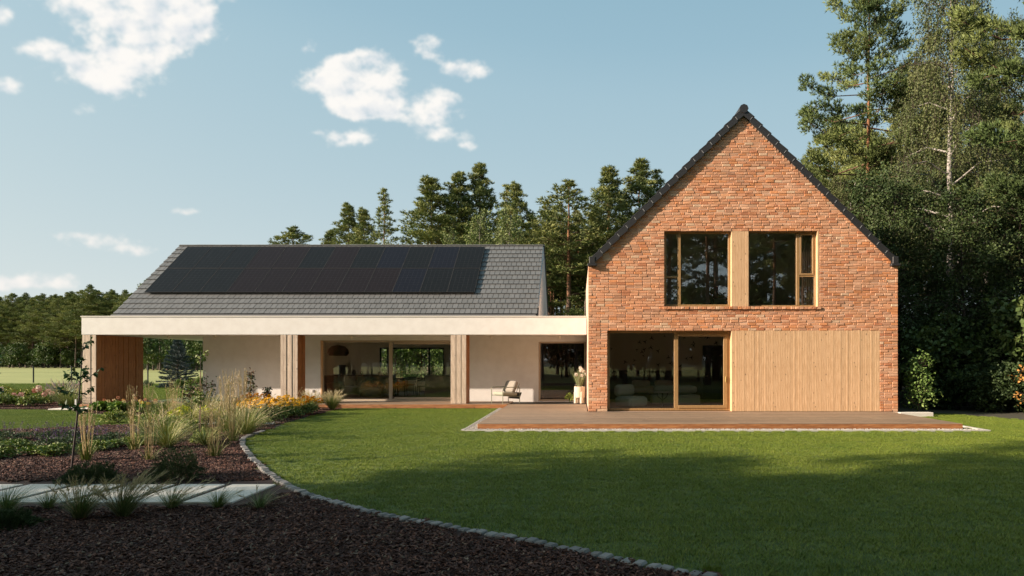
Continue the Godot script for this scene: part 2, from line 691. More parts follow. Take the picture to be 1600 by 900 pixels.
func white_house() -> void:
	var h := thing("white_house", "low white rendered house with grey tiled roof and long flat canopy on timber piers", "house")
	var b := MB.new()
	# garden wall in pieces round the openings, then the other walls
	b.box(P(-14.7, -0.1, WZ), P(-10.1, 2.69, WZ + 0.3))
	b.box(P(-10.1, 2.53, WZ), P(-4.75, 2.69, WZ + 0.3))
	b.box(P(-10.1, -0.1, WZ), P(-4.75, 0.15, WZ + 0.3))
	b.box(P(-4.75, -0.1, WZ), P(-1.59, 2.69, WZ + 0.3))
	b.box(P(-1.59, 2.48, WZ), P(0.27, 2.69, WZ + 0.3))
	b.box(P(-1.59, -0.1, WZ), P(0.27, 0.15, WZ + 0.3))
	b.box(P(-14.7, 2.69, WZ + 0.01), P(-1.9, 3.42, WZ + 0.3))
	b.box(P(-14.7, -0.1, WZ + 0.3), P(-14.4, 3.42, 26.5))
	b.box(P(-14.7, -0.1, 26.5), P(-14.4, 0.3, 30.5))
	b.box(P(-14.7, 2.4, 26.5), P(-14.4, 3.42, 30.5))
	b.box(P(-14.7, -0.1, 30.5), P(-14.4, 3.42, 33.0))
	b.box(P(-14.4, -0.1, 32.7), P(-10.2, 3.42, 33.0))
	b.box(P(-10.2, -0.1, 32.7), P(-6.9, 0.8, 33.0))
	b.box(P(-10.2, 2.4, 32.7), P(-6.9, 3.42, 33.0))
	b.box(P(-6.9, -0.1, 32.7), P(-1.9, 3.42, 33.0))
	b.box(P(-1.6, -0.1, 28.7), P(0.27, 3.3, 29.0))
	b.box(P(-1.6, 2.69, WZ), P(0.27, 3.3, 28.7))
	obj("wall", b, M.render, h)
	for x in [[-1.9, -1.6], [-18.0, -17.8]]:
		var gx := MB.new()
		var low := -0.1 if x[0] > -2.0 else 3.35
		var pts := [Vector2(WZ + 0.3, low), Vector2(33.0, low), Vector2(33.0, 3.5), Vector2(28.9, 6.86), Vector2(WZ + 0.3, 3.9)]
		var l := []
		var r := []
		for p in pts:
			l.append(P(x[0], p.y, p.x))
			r.append(P(x[1], p.y, p.x))
		for s in [[l, Vector3.LEFT], [r, Vector3.RIGHT]]:
			for i in range(1, 4):
				gx.tri_out(s[0][0], s[0][i], s[0][i + 1], s[1])
		for i in 5:
			var j := (i + 1) % 5
			gx.quad_out(l[i], l[j], r[j], r[i], (l[i] + l[j]) / 2.0 - P(x[0], 4.0, 28.9))
		obj("gable_wall", gx, M.render, h)
	var inn := MB.new()
	inn.box(P(-14.4, 2.76, WZ + 0.3), P(-1.9, 2.86, 32.7))
	inn.box(P(-14.397, 0.17, WZ + 0.302), P(-14.38, 2.755, 26.5))
	inn.box(P(-14.397, 0.17, 30.5), P(-14.38, 2.755, 32.697))
	inn.box(P(-1.92, 0.17, WZ + 0.302), P(-1.903, 2.755, 32.697))
	inn.box(P(-14.38, 0.17, 32.68), P(-10.2, 2.755, 32.697))
	inn.box(P(-6.9, 0.17, 32.68), P(-1.92, 2.755, 32.697))
	inn.box(P(-10.2, 0.17, 32.68), P(-6.9, 0.79, 32.697))
	inn.box(P(-10.2, 2.41, 32.68), P(-6.9, 2.755, 32.697))
	obj("interior_wall", inn, M.wall_in, h)
	var fl := MB.new()
	fl.box(P(-14.4, 0.0, WZ + 0.3), P(-1.9, 0.165, 32.7))
	fl.box(P(-1.6, 0.0, WZ + 0.3), P(0.27, 0.165, 28.7))
	obj("interior_floor", fl, M.floor_in, h)
	# canopy slab with its thin coping
	var c := MB.new()
	c.box(P(-18.2, 2.686, CZ), P(0.272, 3.335, WZ - 0.002), 0.008)
	c.box(P(-18.2, 2.69, WZ), P(-14.702, 3.33, 31.0), 0.008)
	obj("canopy", c, M.render, h)
	c = MB.new()
	c.box(P(-18.225, 3.337, CZ - 0.022), P(0.274, 3.372, CZ + 0.3), 0.005)
	c.box(P(-18.225, 3.337, CZ + 0.302), P(-17.95, 3.372, 31.0), 0.005)
	obj("coping", c, M.coping, h)
	c = MB.new()
	c.lathe(Vector3.ZERO, PackedVector2Array([Vector2(0.0, -0.11), Vector2(0.045, -0.11), Vector2(0.05, -0.1), Vector2(0.05, 0.0)]), 12)
	for x in [-15.6, -13.85, -8.65, -5.9, -3.35, -0.75]:
		obj("spotlight", c, M.coping, h).position = P(x, 2.684, 24.3)
	# timber clad piers
	for k in 3:
		var x0: float = [-18.18, -10.92, -4.70][k]
		var x1: float = [-17.67, -10.30, -4.13][k]
		var z1: float = [25.94, 24.06, 24.1][k]
		var pr := group_part("pier", h)
		var core := MB.new()
		core.box(P(x0 + 0.03, 0.162, CZ + 0.05), P(x1 - 0.03, 2.683, z1))
		obj("core", core, M.dark_metal, pr)
		var nb: int = [5, 6, 6][k]
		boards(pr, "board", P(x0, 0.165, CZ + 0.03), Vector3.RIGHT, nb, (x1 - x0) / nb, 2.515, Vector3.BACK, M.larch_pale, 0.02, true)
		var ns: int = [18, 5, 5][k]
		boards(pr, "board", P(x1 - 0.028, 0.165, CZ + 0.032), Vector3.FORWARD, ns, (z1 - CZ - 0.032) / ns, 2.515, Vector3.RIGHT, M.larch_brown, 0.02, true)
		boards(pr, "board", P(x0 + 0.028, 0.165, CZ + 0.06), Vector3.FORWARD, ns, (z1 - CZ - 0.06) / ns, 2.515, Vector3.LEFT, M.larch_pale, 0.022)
	# glazing
	var lw := window(h, "sliding_window", -10.1, -4.75, 0.155, 2.527, WZ + 0.10, 0.07, [[-7.46, 0.13, []]], M.frame_pale, M.glass)
	var sash := MB.new()
	sash.box(P(-7.26, 0.226, WZ + 0.085), P(-4.83, 0.30, WZ + 0.14), 0.005)
	obj("sash_rail", sash, M.frame_pale, lw)
	sash = MB.new()
	sash.box(P(-7.26, 2.38, WZ + 0.085), P(-4.83, 2.456, WZ + 0.14), 0.005)
	obj("sash_rail", sash, M.frame_pale, lw)
	var rev := MB.new()
	rev.box(P(-10.1, 0.155, WZ - 0.015), P(-10.045, 2.525, WZ + 0.098), 0.003)
	obj("reveal", rev, M.larch, lw)
	window(h, "glass_door", -1.585, 0.262, 0.155, 2.478, WZ + 0.10, 0.06, [], M.frame_pale, M.glass)
	window(h, "rear_window", -10.2, -6.9, 0.8, 2.4, 32.75, 0.07, [[-9.85, 0.09, []], [-7.72, 0.09, []]], M.dark_metal, M.glass)
	var sw := group_part("added_side_window", h)  # unseen window, added to let sunlight brighten the living room
	var pn := MB.new()
	pn.box(P(-14.56, 0.37, 26.57), P(-14.55, 2.33, 30.43))
	obj("pane", pn, M.glass, sw)
	pn = MB.new()
	for q in [[0.3, 0.37, 26.5, 30.5], [2.33, 2.4, 26.5, 30.5], [0.37, 2.33, 26.5, 26.57], [0.37, 2.33, 30.43, 30.5]]:
		pn.box(P(-14.60, q[0], q[2]), P(-14.52, q[1], q[3]), 0.004)
	obj("frame", pn, M.frame_pale, sw)
	# roof
	var rf_ := group_part("roof", h)
	var slab := MB.new()
	var e0 := P(0, 3.50, 24.9)
	var rd := P(0, 6.86, 28.95)
	var e1 := P(0, 3.50, 33.2)
	for s in [[e0, rd], [rd, e1]]:
		var a: Vector3 = s[0] + Vector3(-18.04, 0, 0)
		var a2: Vector3 = s[0] + Vector3(-1.60, 0, 0)
		var q: Vector3 = s[1] + Vector3(-18.04, 0, 0)
		var q2: Vector3 = s[1] + Vector3(-1.60, 0, 0)
		var dn := Vector3(0, -0.09, 0)
		slab.quad_out(a, a2, q2, q, Vector3.UP)
		slab.quad_out(a + dn, a2 + dn, q2 + dn, q + dn, Vector3.DOWN)
		slab.quad_out(a, a + dn, q + dn, q, Vector3.LEFT)
		slab.quad_out(a2, a2 + dn, q2 + dn, q2, Vector3.RIGHT)
		slab.quad_out(a, a2, a2 + dn, a + dn, a - q)
	obj("roof_deck", slab, M.dark_metal, rf_)
	var u := (P(0, 6.92, 28.9) - P(0, 3.56, 24.8)).normalized()
	var hide := func(r: int, x: float) -> bool: return r > 4 and r < 13 and x > 0.9 and x < 13.2
	roof_tiles(rf_, "roof_tile", M.tile, P(-18.05, 3.535, 24.8), u, Vector3.RIGHT, 15, 0.3535, 76, 0.2162, 300, hide)
	var rt := MB.new()
	rt.col = lin(0.15, 0.15, 0.145).srgb_to_linear()
	for i in 1:
		rt.box(Vector3(0, -0.01, -0.1), Vector3(0.40, 0.015, 0.1), 0.008)
		rt.box(Vector3(0, 0.016, -0.05), Vector3(0.405, 0.05, 0.05), 0.012)
	var rtm := rt.mesh()
	for i in 41:
		obj("ridge_tile", rtm, M.tile, rf_).position = P(-18.06 + i * 0.401, 6.93 + rf(-0.003, 0.003), 28.95)
	var gt := MB.new()
	gt.box(P(-18.07, 3.40, 24.66), P(-1.66, 3.515, 24.80), 0.02)
	obj("gutter", gt, M.gutter, rf_)
	var vt := MB.new()
	for s in [[P(0, 6.93, 29.0), P(0, 3.55, 33.2)]]:
		var d: Vector3 = (s[1] - s[0])
		var t := Transform3D(Basis(Vector3.RIGHT, d.cross(Vector3.RIGHT).normalized(), d.normalized()), s[0])
		vt.box(Vector3(-1.62, -0.1, 0.0), Vector3(-1.57, 0.05, d.length()), 0.005, t)
		vt.box(Vector3(-18.07, -0.1, 0.0), Vector3(-18.03, 0.05, d.length()), 0.005, t)
	obj("verge_trim", vt, M.dark_metal, rf_)
	# solar panels on rails
	var arr := thing("solar_array", "two rows of black solar panels mounted on the grey tiled roof", "solar panels")
	var nr := Vector3.RIGHT.cross(u).normalized()
	if nr.y < 0:
		nr = -nr
	var basis := Basis(Vector3.RIGHT, nr, -u)
	var org := P(-17.5, 3.56, 24.8)
	var face := MB.new()
	var rim := MB.new()
	var w := 1.1
	var l := 1.825
	rim.col = Color(0.016, 0.016, 0.018)
	rim.box(Vector3(0, 0, 0), Vector3(0.014, 0.036, -l), 0.003)
	rim.box(Vector3(w - 0.014, 0, 0), Vector3(w, 0.036, -l), 0.003)
	rim.box(Vector3(0.014, 0, 0), Vector3(w - 0.014, 0.036, -0.014), 0.003)
	rim.box(Vector3(0.014, 0, -l + 0.014), Vector3(w - 0.014, 0.036, -l), 0.003)
	var rimm := rim.mesh()
	var lines := MB.new()
	lines.col = Color(0.024, 0.024, 0.028)
	for i in range(1, 6):
		lines.box(Vector3(w * i / 6.0 - 0.002, 0.031, -0.02), Vector3(w * i / 6.0 + 0.002, 0.0318, -l + 0.02))
	for i in range(1, 10):
		lines.box(Vector3(0.02, 0.031, -l * i / 10.0 - 0.002), Vector3(w - 0.02, 0.0322, -l * i / 10.0 + 0.002))
	var linem := lines.mesh()
	var tones := [Color(0.010, 0.0095, 0.011), Color(0.012, 0.010, 0.0115), Color(0.015, 0.0105, 0.0115), Color(0.011, 0.010, 0.012)]  # redder third tone paints the warm sky reflection into the cell colour
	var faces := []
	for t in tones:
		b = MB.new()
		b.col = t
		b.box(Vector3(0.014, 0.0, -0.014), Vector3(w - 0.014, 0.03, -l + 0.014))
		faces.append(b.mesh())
	for r in 2:
		for i in 12:
			var p := group_part("solar_panel", arr)
			p.transform = Transform3D(basis, org + Vector3.RIGHT * (i * 1.108) + u * (1.33 + r * 1.845) + nr * 0.09)
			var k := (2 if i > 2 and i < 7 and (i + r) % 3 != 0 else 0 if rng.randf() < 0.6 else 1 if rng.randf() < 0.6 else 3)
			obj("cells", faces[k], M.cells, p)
			obj("frame", rimm, M.plain, p)
			obj("cell_lines", linem, M.plain, p)
	var rails := MB.new()
	rails.col = Color(0.02, 0.02, 0.02)
	for s in [1.7, 2.8, 3.5, 4.7]:
		rails.box(Vector3(0.05, 0.02, -s - 0.04), Vector3(13.25, 0.087, -s), 0.0, Transform3D(basis, org))
	obj("mounting_rails", rails, M.plain, arr)


# ---------------------------------------------------------------- brick house
const BZ := 19.875
const BX0 := 0.28
const BX1 := 9.90
const BT := 4.75      # wall height at the corners
const BA := 9.34      # tip of the brick gable


func gable_top(x: float) -> float:
	var mid := (BX0 + BX1) / 2.0
	return minf(BA - absf(x - mid) * (BA - 4.93) / (mid - BX0 - 0.22), 20.0) if absf(x - mid) < mid - BX0 - 0.22 else BT


func brick_house() -> void:
	var h := thing("brick_house", "gabled two storey house of old orange bricks with black tiled roof and timber windows", "house")
	var oy := 0.16
	var mid := (BX0 + BX1) / 2.0
	var f := BZ + 0.012      # mortar plane
	var k := BZ + 0.36
	var wall := group_part("wall", h)
	var m := MB.new()
	m.box(P(BX0 + 0.01, -0.1, f), P(0.875, 2.684, k))
	m.box(P(9.34, -0.1, f), P(BX1 - 0.01, 2.684, k))
	m.box(P(BX0 + 0.01, 2.684, f), P(BX1 - 0.01, 3.36, k))
	m.box(P(BX0 + 0.01, 3.36, f), P(2.643, BT, k))
	m.box(P(7.47, 3.36, f), P(BX1 - 0.01, BT, k))
	m.box(P(0.875, -0.1, f + 0.02), P(4.85, 0.15, k))
	m.box(P(4.85, -0.1, f + 0.1), P(9.34, 2.684, k))
	m.box(P(4.84, 3.36, f + 0.06), P(5.28, 5.785, k))
	# gable above the corners, with the upper window left open
	for s in [[BX0 + 0.22, 2.643, BT, 0], [7.47, BX1 - 0.22, BT, 0], [2.643, 7.47, 5.785, 1]]:
		var xs := [s[0], s[1]]
		if s[3]:
			xs = [s[0], mid, s[1]]
		for i in xs.size() - 1:
			var a: float = xs[i]
			var b: float = xs[i + 1]
			var ta := gable_top(a + 0.001 if a < mid else a)
			var tb := gable_top(b - 0.001 if b > mid else b)
			for d in [[f, Vector3.BACK], [k, Vector3.FORWARD]]:
				m.quad_out(P(a, s[2], d[0]), P(b, s[2], d[0]), P(b, tb, d[0]), P(a, ta, d[0]), d[1])
			m.quad_out(P(a, s[2], f), P(b, s[2], f), P(b, s[2], k), P(a, s[2], k), Vector3.DOWN)
			m.quad_out(P(a, ta, f), P(b, tb, f), P(b, tb, k), P(a, ta, k), Vector3.UP)
	m.quad_out(P(2.643, BT, f), P(2.643, 5.785, f), P(2.643, 5.785, k), P(2.643, BT, k), Vector3.RIGHT)
	m.quad_out(P(7.47, BT, f), P(7.47, 5.785, f), P(7.47, 5.785, k), P(7.47, BT, k), Vector3.LEFT)
	obj("mortar", m, M.mortar, wall)
	# side and back walls
	m = MB.new()
	m.box(P(BX0 + 0.01, -0.1, k), P(BX0 + 0.3, BT, 33.0))
	m.box(P(BX1 - 0.3, -0.1, k), P(BX1 - 0.01, BT, 33.0))
	m.box(P(BX0 + 0.3, -0.1, 32.7), P(BX1 - 0.3, BT, 33.0))
	m.tri_out(P(BX0, BT, 33.0), P(BX1, BT, 33.0), P(mid, BA, 33.0), Vector3.FORWARD)
	obj("side_wall", m, M.mortar, h)
	# bricks: old, uneven, each its own tone
	var tones := [Color(0.753, 0.361, 0.194), Color(0.779, 0.409, 0.233), Color(0.719, 0.320, 0.158), Color(0.800, 0.458, 0.281), Color(0.753, 0.323, 0.139), Color(0.800, 0.538, 0.349), Color(0.632, 0.263, 0.132), Color(0.727, 0.393, 0.233), Color(0.598, 0.311, 0.187), Color(0.771, 0.384, 0.203)]
	var odds := [0, 0, 0, 1, 1, 1, 1, 2, 2, 3, 3, 3, 4, 4, 5, 6, 7, 7, 8, 9, 9, 9]
	var shape := func(b: MB, x0: float, x1: float, y0: float, y1: float, z: float, r: float) -> void:
		# z is towards the camera; worn front arris
		var j := func() -> float: return rng.randf_range(-r, r)
		var e := 0.011
		var bk := z - 0.03
		var c0 := [Vector3(x0, y0, bk), Vector3(x1, y0, bk), Vector3(x1, y1, bk), Vector3(x0, y1, bk)]
		var c1 := []
		var c2 := []
		for i in 4:
			c1.append(c0[i] + Vector3(j.call() * 0.6, j.call() * 0.6, 0.022))
			var inn := Vector3(e if i in [0, 3] else -e, e * 0.7 if i < 2 else -e * 0.7, 0.03 + j.call())
			c2.append(c0[i] + inn + Vector3(j.call(), j.call() * 0.6, 0))
		for i in 4:
			var q := (i + 1) % 4
			b.quad(c0[i], c0[q], c1[q], c1[i])
			b.quad(c1[i], c1[q], c2[q], c2[i])
		b.quad(c2[0], c2[1], c2[2], c2[3])
	var list := []
	var drift := FastNoiseLite.new()
	drift.seed = 4
	drift.frequency = 0.35
	var course := 0.0836
	var rows := int((BA - oy) / course)
	for r in rows:
		var y0 := oy + r * course + 0.004
		var y1 := y0 + course - 0.0105
		var spans := [[BX0, BX1]]
		var ym := (y0 + y1) / 2.0
		if ym > BT:
			var half := (BA - 0.01 - y1) / (BA - 4.93) * (mid - BX0 - 0.22)
			spans = [[mid - half, mid + half]]
		var holes := []
		if y1 < 2.684 + 0.03:
			holes.append([0.875, 9.34])
		if y0 > 3.36 - 0.045 and y1 < 5.785 + 0.03:
			holes.append([2.643, 7.47])
		for hl in holes:
			spans = [[spans[0][0], hl[0]], [hl[1], spans[0][1]]]
		for s in spans:
			var x: float = s[0] - (0.0 if r % 2 else 0.0)
			var first := true
			while x < s[1] - 0.02:
				var l := 0.262 + rf(-0.008, 0.008)
				if rng.randf() < 0.16 or (first and r % 2):
					l = 0.128
				first = false
				var e: float = minf(x + l, s[1])
				if s[1] - e < 0.07:
					e = s[1]
				list.append([x, e - 0.011 if e < s[1] else e, y0 + rf(-0.003, 0.003), y1 + rf(-0.003, 0.003), odds[rng.randi() % odds.size()]])
				x = e
	# the sill and the heads: bricks on edge
	for i in 36:
		var x0 := 2.60 + i * 0.1365
		list.append([x0, x0 + 0.125, 3.335, 3.415, odds[rng.randi() % odds.size()], 0.045])
	var sizes := []
	for kx in 24:
		var b := MB.new()
		b.col = tones[odds[kx % odds.size()]] * rf(0.9, 1.1)
		shape.call(b, 0.0, 0.251, 0.0, 0.073, 0.0, 0.004)
		sizes.append(b.mesh())
	var whole := []
	for i in list.size():
		var q = list[i]
		if q.size() == 5 and q[1] - q[0] > 0.235 and q[1] - q[0] < 0.275:
			whole.append([Vector2((q[0] + q[1]) / 2.0 - 1.5, q[2] - 2.2).length(), i])
	whole.sort_custom(func(a, b2): return a[0] < b2[0])
	var single := {}
	for i in mini(300, whole.size()):
		single[whole[i][1]] = true
	var rest := MB.new()
	for i in list.size():
		var q = list[i]
		var z: float = -BZ + rf(-0.006, 0.006) + (q[5] if q.size() > 5 else 0.0)
		if single.has(i):
			var o := obj("brick", sizes[rng.randi() % 24], M.brick, wall)
			o.position = Vector3(q[0], q[2], z)
			o.scale = Vector3((q[1] - q[0]) / 0.251, (q[3] - q[2]) / 0.073, 1.0)
		else:
			rest.col = tones[q[4]] * rf(0.88, 1.12) * (1.0 + 0.16 * drift.get_noise_2d(q[0], q[2]))
			shape.call(rest, q[0], q[1], q[2], q[3], z, 0.005)
	# corner and jamb returns
	for s in [[7.45, 3.42, 5.78, 0.17], [2.625, 3.42, 5.78, 0.17]]:
		var y: float = s[1]
		while y < s[2] - 0.04:
			rest.col = tones[odds[rng.randi() % odds.size()]]
			rest.box(P(s[0], y + 0.004, BZ + 0.035), P(s[0] + 0.03, minf(y + 0.077, s[2]), BZ + 0.035 + s[3]), 0.006)
			y += 0.0836
	obj("brickwork", rest, M.brick, wall).set_meta("kind", "stuff")
	# timber cladding beside the glazing and between the upper windows
	var cl := group_part("timber_cladding", h)
	boards(cl, "board", P(4.85, 0.165, BZ + 0.03), Vector3.RIGHT, 60, 4.49 / 60.0, 2.515, Vector3.BACK, M.larch, 0.026)
	var cu := group_part("timber_cladding", h)
	boards(cu, "board", P(4.85, 3.42, BZ + 0.03), Vector3.RIGHT, 4, 0.104, 2.362, Vector3.BACK, M.larch, 0.02)
	# windows
	var gd := window(h, "sliding_door", 0.878, 4.73, 0.17, 2.68, BZ + 0.22, 0.075, [[2.98, 0.13, []]], M.frame, M.glass, 0.08, 1)
	var sash := MB.new()
	sash.box(P(3.115, 0.247, BZ + 0.20), P(4.65, 0.34, BZ + 0.27), 0.006)
	sash.box(P(3.115, 2.50, BZ + 0.20), P(4.65, 2.60, BZ + 0.27), 0.006)
	sash.box(P(4.53, 0.34, BZ + 0.20), P(4.65, 2.50, BZ + 0.27), 0.006)
	obj("sash", sash, M.frame, gd)
	var hd := MB.new()
	hd.col = Color(0.4, 0.3, 0.1)
	hd.box(P(4.575, 1.06, BZ + 0.165), P(4.605, 1.24, BZ + 0.198), 0.008)
	obj("handle", hd, M.plain, gd)
	var jb := MB.new()
	jb.box(P(4.735, 0.165, BZ + 0.01), P(4.845, 2.682, BZ + 0.33), 0.004)
	obj("jamb", jb, M.larch, gd)
	jb = MB.new()
	jb.box(P(4.62, 3.42, BZ + 0.02), P(4.845, 5.783, BZ + 0.055), 0.002)
	var u1 := window(h, "upper_window", 2.66, 4.73, 3.425, 5.78, BZ + 0.15, 0.07, [[3.08, 0.10, [4.33]]], M.frame, M.glass, 0.08, 4)
	var u2 := window(h, "upper_window", 5.272, 7.40, 3.425, 5.78, BZ + 0.15, 0.05, [[6.79, 0.10, [], [4.36]]], M.frame, M.glass, 0.08, 4)
	for s in [[u1, 4.733, 4.847], [u2, 7.402, 7.448]]:
		jb = MB.new()
		jb.box(P(s[1], 3.424, BZ + 0.01), P(s[2], 5.782, BZ + 0.30), 0.003)
		obj("reveal", jb, M.larch, s[0])
	sash = MB.new()
	for s in [[6.9, 6.95, 4.42, 5.72], [7.29, 7.34, 4.42, 5.72], [6.95, 7.29, 4.42, 4.47], [6.95, 7.29, 5.67, 5.72]]:
		sash.box(P(s[0], s[2], BZ + 0.14), P(s[1], s[3], BZ + 0.19), 0.004)
	obj("sash", sash, M.frame, u2)
	# inside: floors, ceilings and room walls
	var inn := MB.new()
	inn.box(P(BX0 + 0.302, 2.86, k), P(BX1 - 0.302, 3.30, 26.2))
	inn.box(P(BX0 + 0.302, 0.17, 26.0), P(BX1 - 0.302, 2.86, 26.2))
	inn.box(P(2.4, 3.402, 25.4), P(7.8, 6.4, 25.6))
	inn.box(P(2.2, 3.402, k), P(2.4, 6.4, 25.6))
	inn.box(P(7.8, 3.402, k), P(8.0, 6.4, 25.6))
	inn.box(P(2.4, 6.2, k + 0.002), P(7.8, 6.4, 25.398))
	inn.box(P(6.6, 0.17, k), P(6.75, 2.86, 26.0))
	obj("interior_wall", inn, M.wall_in, h)
	var fl := MB.new()
	fl.box(P(BX0 + 0.302, 0.0, k), P(BX1 - 0.302, 0.16, 32.7))
	fl.box(P(BX0 + 0.302, 3.302, k), P(BX1 - 0.302, 3.40, 25.4))
	obj("interior_floor", fl, M.floor_in, h)
	# roof: two slopes with stepped verge tiles, a capped ridge and gutter ends
	var ro := group_part("roof", h)
	for sgn in [-1.0, 1.0]:
		var e := P(mid + sgn * (mid - BX0 - 0.12), 4.86, BZ - 0.02)
		var t := P(mid, 9.50, BZ - 0.02)
		var sl := t - e
		var u := sl.normalized()
		var nr := u.cross(Vector3.BACK) * (1.0 if sgn < 0 else -1.0)
		if nr.y < 0:
			nr = -nr
		var slab := MB.new()
		var bk := Vector3(0, 0, -13.2)
		slab.quad_out(e, t, t + bk, e + bk, nr)
		slab.quad_out(e - nr * 0.1, t - nr * 0.1, t + bk - nr * 0.1, e + bk - nr * 0.1, -nr)
		slab.quad_out(e, t, t - nr * 0.1, e - nr * 0.1, Vector3.BACK)
		slab.quad_out(e, e + bk, e + bk - nr * 0.1, e - nr * 0.1, -u)
		obj("roof_slope", slab, M.black_tile, ro)
		var n := 18
		var g := sl.length() / n
		var vb := MB.new()
		# hood shape: top lying on the slope, front plate hanging over the brick edge, lifted at its lower end
		var uu := (u - nr * 0.09).normalized()
		var q := Transform3D(Basis(uu, uu.cross(nr).cross(uu).normalized(), uu.cross(nr).normalized()), Vector3.ZERO)
		var front := 1.0 if u.cross(nr).z > 0 else -1.0
		vb.box(Vector3(-0.03, 0.0, -0.30 * front), Vector3(g + 0.02, 0.035, 0.075 * front), 0.006, q)
		vb.box(Vector3(-0.03, -0.16, 0.045 * front), Vector3(g - 0.01, -0.001, 0.075 * front), 0.006, q)
		var vm := vb.mesh()
		for i in n:
			obj("verge_tile", vm, M.black_tile, ro).position = e + u * (i * g) + nr * 0.05
		# clips
		var cb := MB.new()
		cb.col = Color(0.22, 0.22, 0.22)
		cb.box(Vector3(-0.012, -0.13, 0.077 * front), Vector3(0.008, -0.03, 0.084 * front), 0.0, q)
		var cm := cb.mesh()
		for i in range(1, n):
			obj("clip", cm, M.plain, ro).position = e + u * (i * g + 0.02) + nr * 0.05
		var ge := MB.new()
		ge.box(e + Vector3(-0.09 - 0.0 * sgn, -0.12, -0.1), e + Vector3(0.09, 0.10, 0.09), 0.012)
		ge.box(e + Vector3(-0.14, -0.19, -0.1), e + Vector3(0.14, -0.12, 0.11), 0.008)
		obj("gutter_end", ge, M.black_tile, ro)
		var gu := MB.new()
		gu.box(e + Vector3(-0.08, -0.11, -13.0), e + Vector3(0.08, 0.02, -0.1), 0.02)
		obj("gutter", gu, M.black_tile, ro)
	var cap := MB.new()
	var pts := PackedVector3Array([P(mid, 9.53, BZ - 0.12), P(mid, 9.53, BZ + 13.0)])
	cap.tube(pts, PackedFloat32Array([0.14, 0.14]), 8)
	obj("ridge_cap", cap, M.black_tile, ro)


# ---------------------------------------------------------------- deck
func deck() -> void:
	var h := thing("timber_deck", "low timber deck of grey brown planks in front of both houses", "deck")
	var g := 0.1405
	var lens := [3.9, 4.4, 3.87]
	var rows := []
	for r in 27:
		rows.append([16.07 + r * g, -2.55, 9.62])
	for r in 24:
		rows.append([16.07 + (27 + r) * g, -2.55, 0.26])
	for r in 12:
		rows.append([23.2 + r * g + 0.015, -18.2, -2.56])
	for row in rows:
		var x: float = row[1]
		x = row[1]
		var cut := rng.randi() % 3
		while x < row[2] - 0.05:
			var l: float = lens[cut % 3]
			if x == row[1]:
				l *= rf(0.55, 1.0)
			cut += 1
			var e := minf(x + l, row[2])
			if row[2] - e < 0.6:
				e = row[2]
			var b := MB.new()
			var t := rf(0.70, 1.15)
			b.col = Color(t, t * rf(0.97, 1.02), t * rf(0.95, 1.05))
			b.box(Vector3(0, -0.028, 0), Vector3(e - x - 0.005, rf(-0.001, 0.0015), -(g - 0.009)), 0.003)
			obj("plank", b, M.deck, h).position = P(x, 0.16, row[0])
			x = e
	# edge boards
	for s in [[-2.55, 9.62, 16.045], [-18.2, -2.6, 23.175]]:
		var x: float = s[0]
		while x < s[1] - 0.05:
			var e: float = minf(x + rf(1.5, 3.4), s[1])
			if s[1] - e < 0.8:
				e = s[1]
			var b := MB.new()
			var t := rf(0.85, 1.15)
			b.col = Color(t, t, t)
			b.box(P(x, 0.015, s[2]), P(e - 0.004, 0.15, s[2] + 0.022), 0.003)
			obj("edge_board", b, M.deck_edge, h)
			x = e
	var b := MB.new()
	b.col = Color(0.9, 0.9, 0.9)
	b.box(P(-2.548, 0.015, 16.07), P(-2.528, 0.128, 23.17), 0.003)
	b.box(P(9.60, 0.015, 16.07), P(9.62, 0.128, 19.86), 0.003)
	obj("edge_board", b, M.deck_edge, h)
	var u := MB.new()
	u.col = Color(0.03, 0.025, 0.02)
	u.box(P(-2.52, 0.0, 16.08), P(9.59, 0.125, 19.88))
	u.box(P(-2.52, 0.0, 19.88), P(0.25, 0.125, 24.99))
	u.box(P(-18.19, 0.0, 23.2), P(-2.54, 0.125, 24.99))
	obj("substructure", u, M.plain, h)


# ---------------------------------------------------------------- trees
func rv() -> Vector3:
	return Vector3(rf(-1, 1), rf(-1, 1), rf(-1, 1))


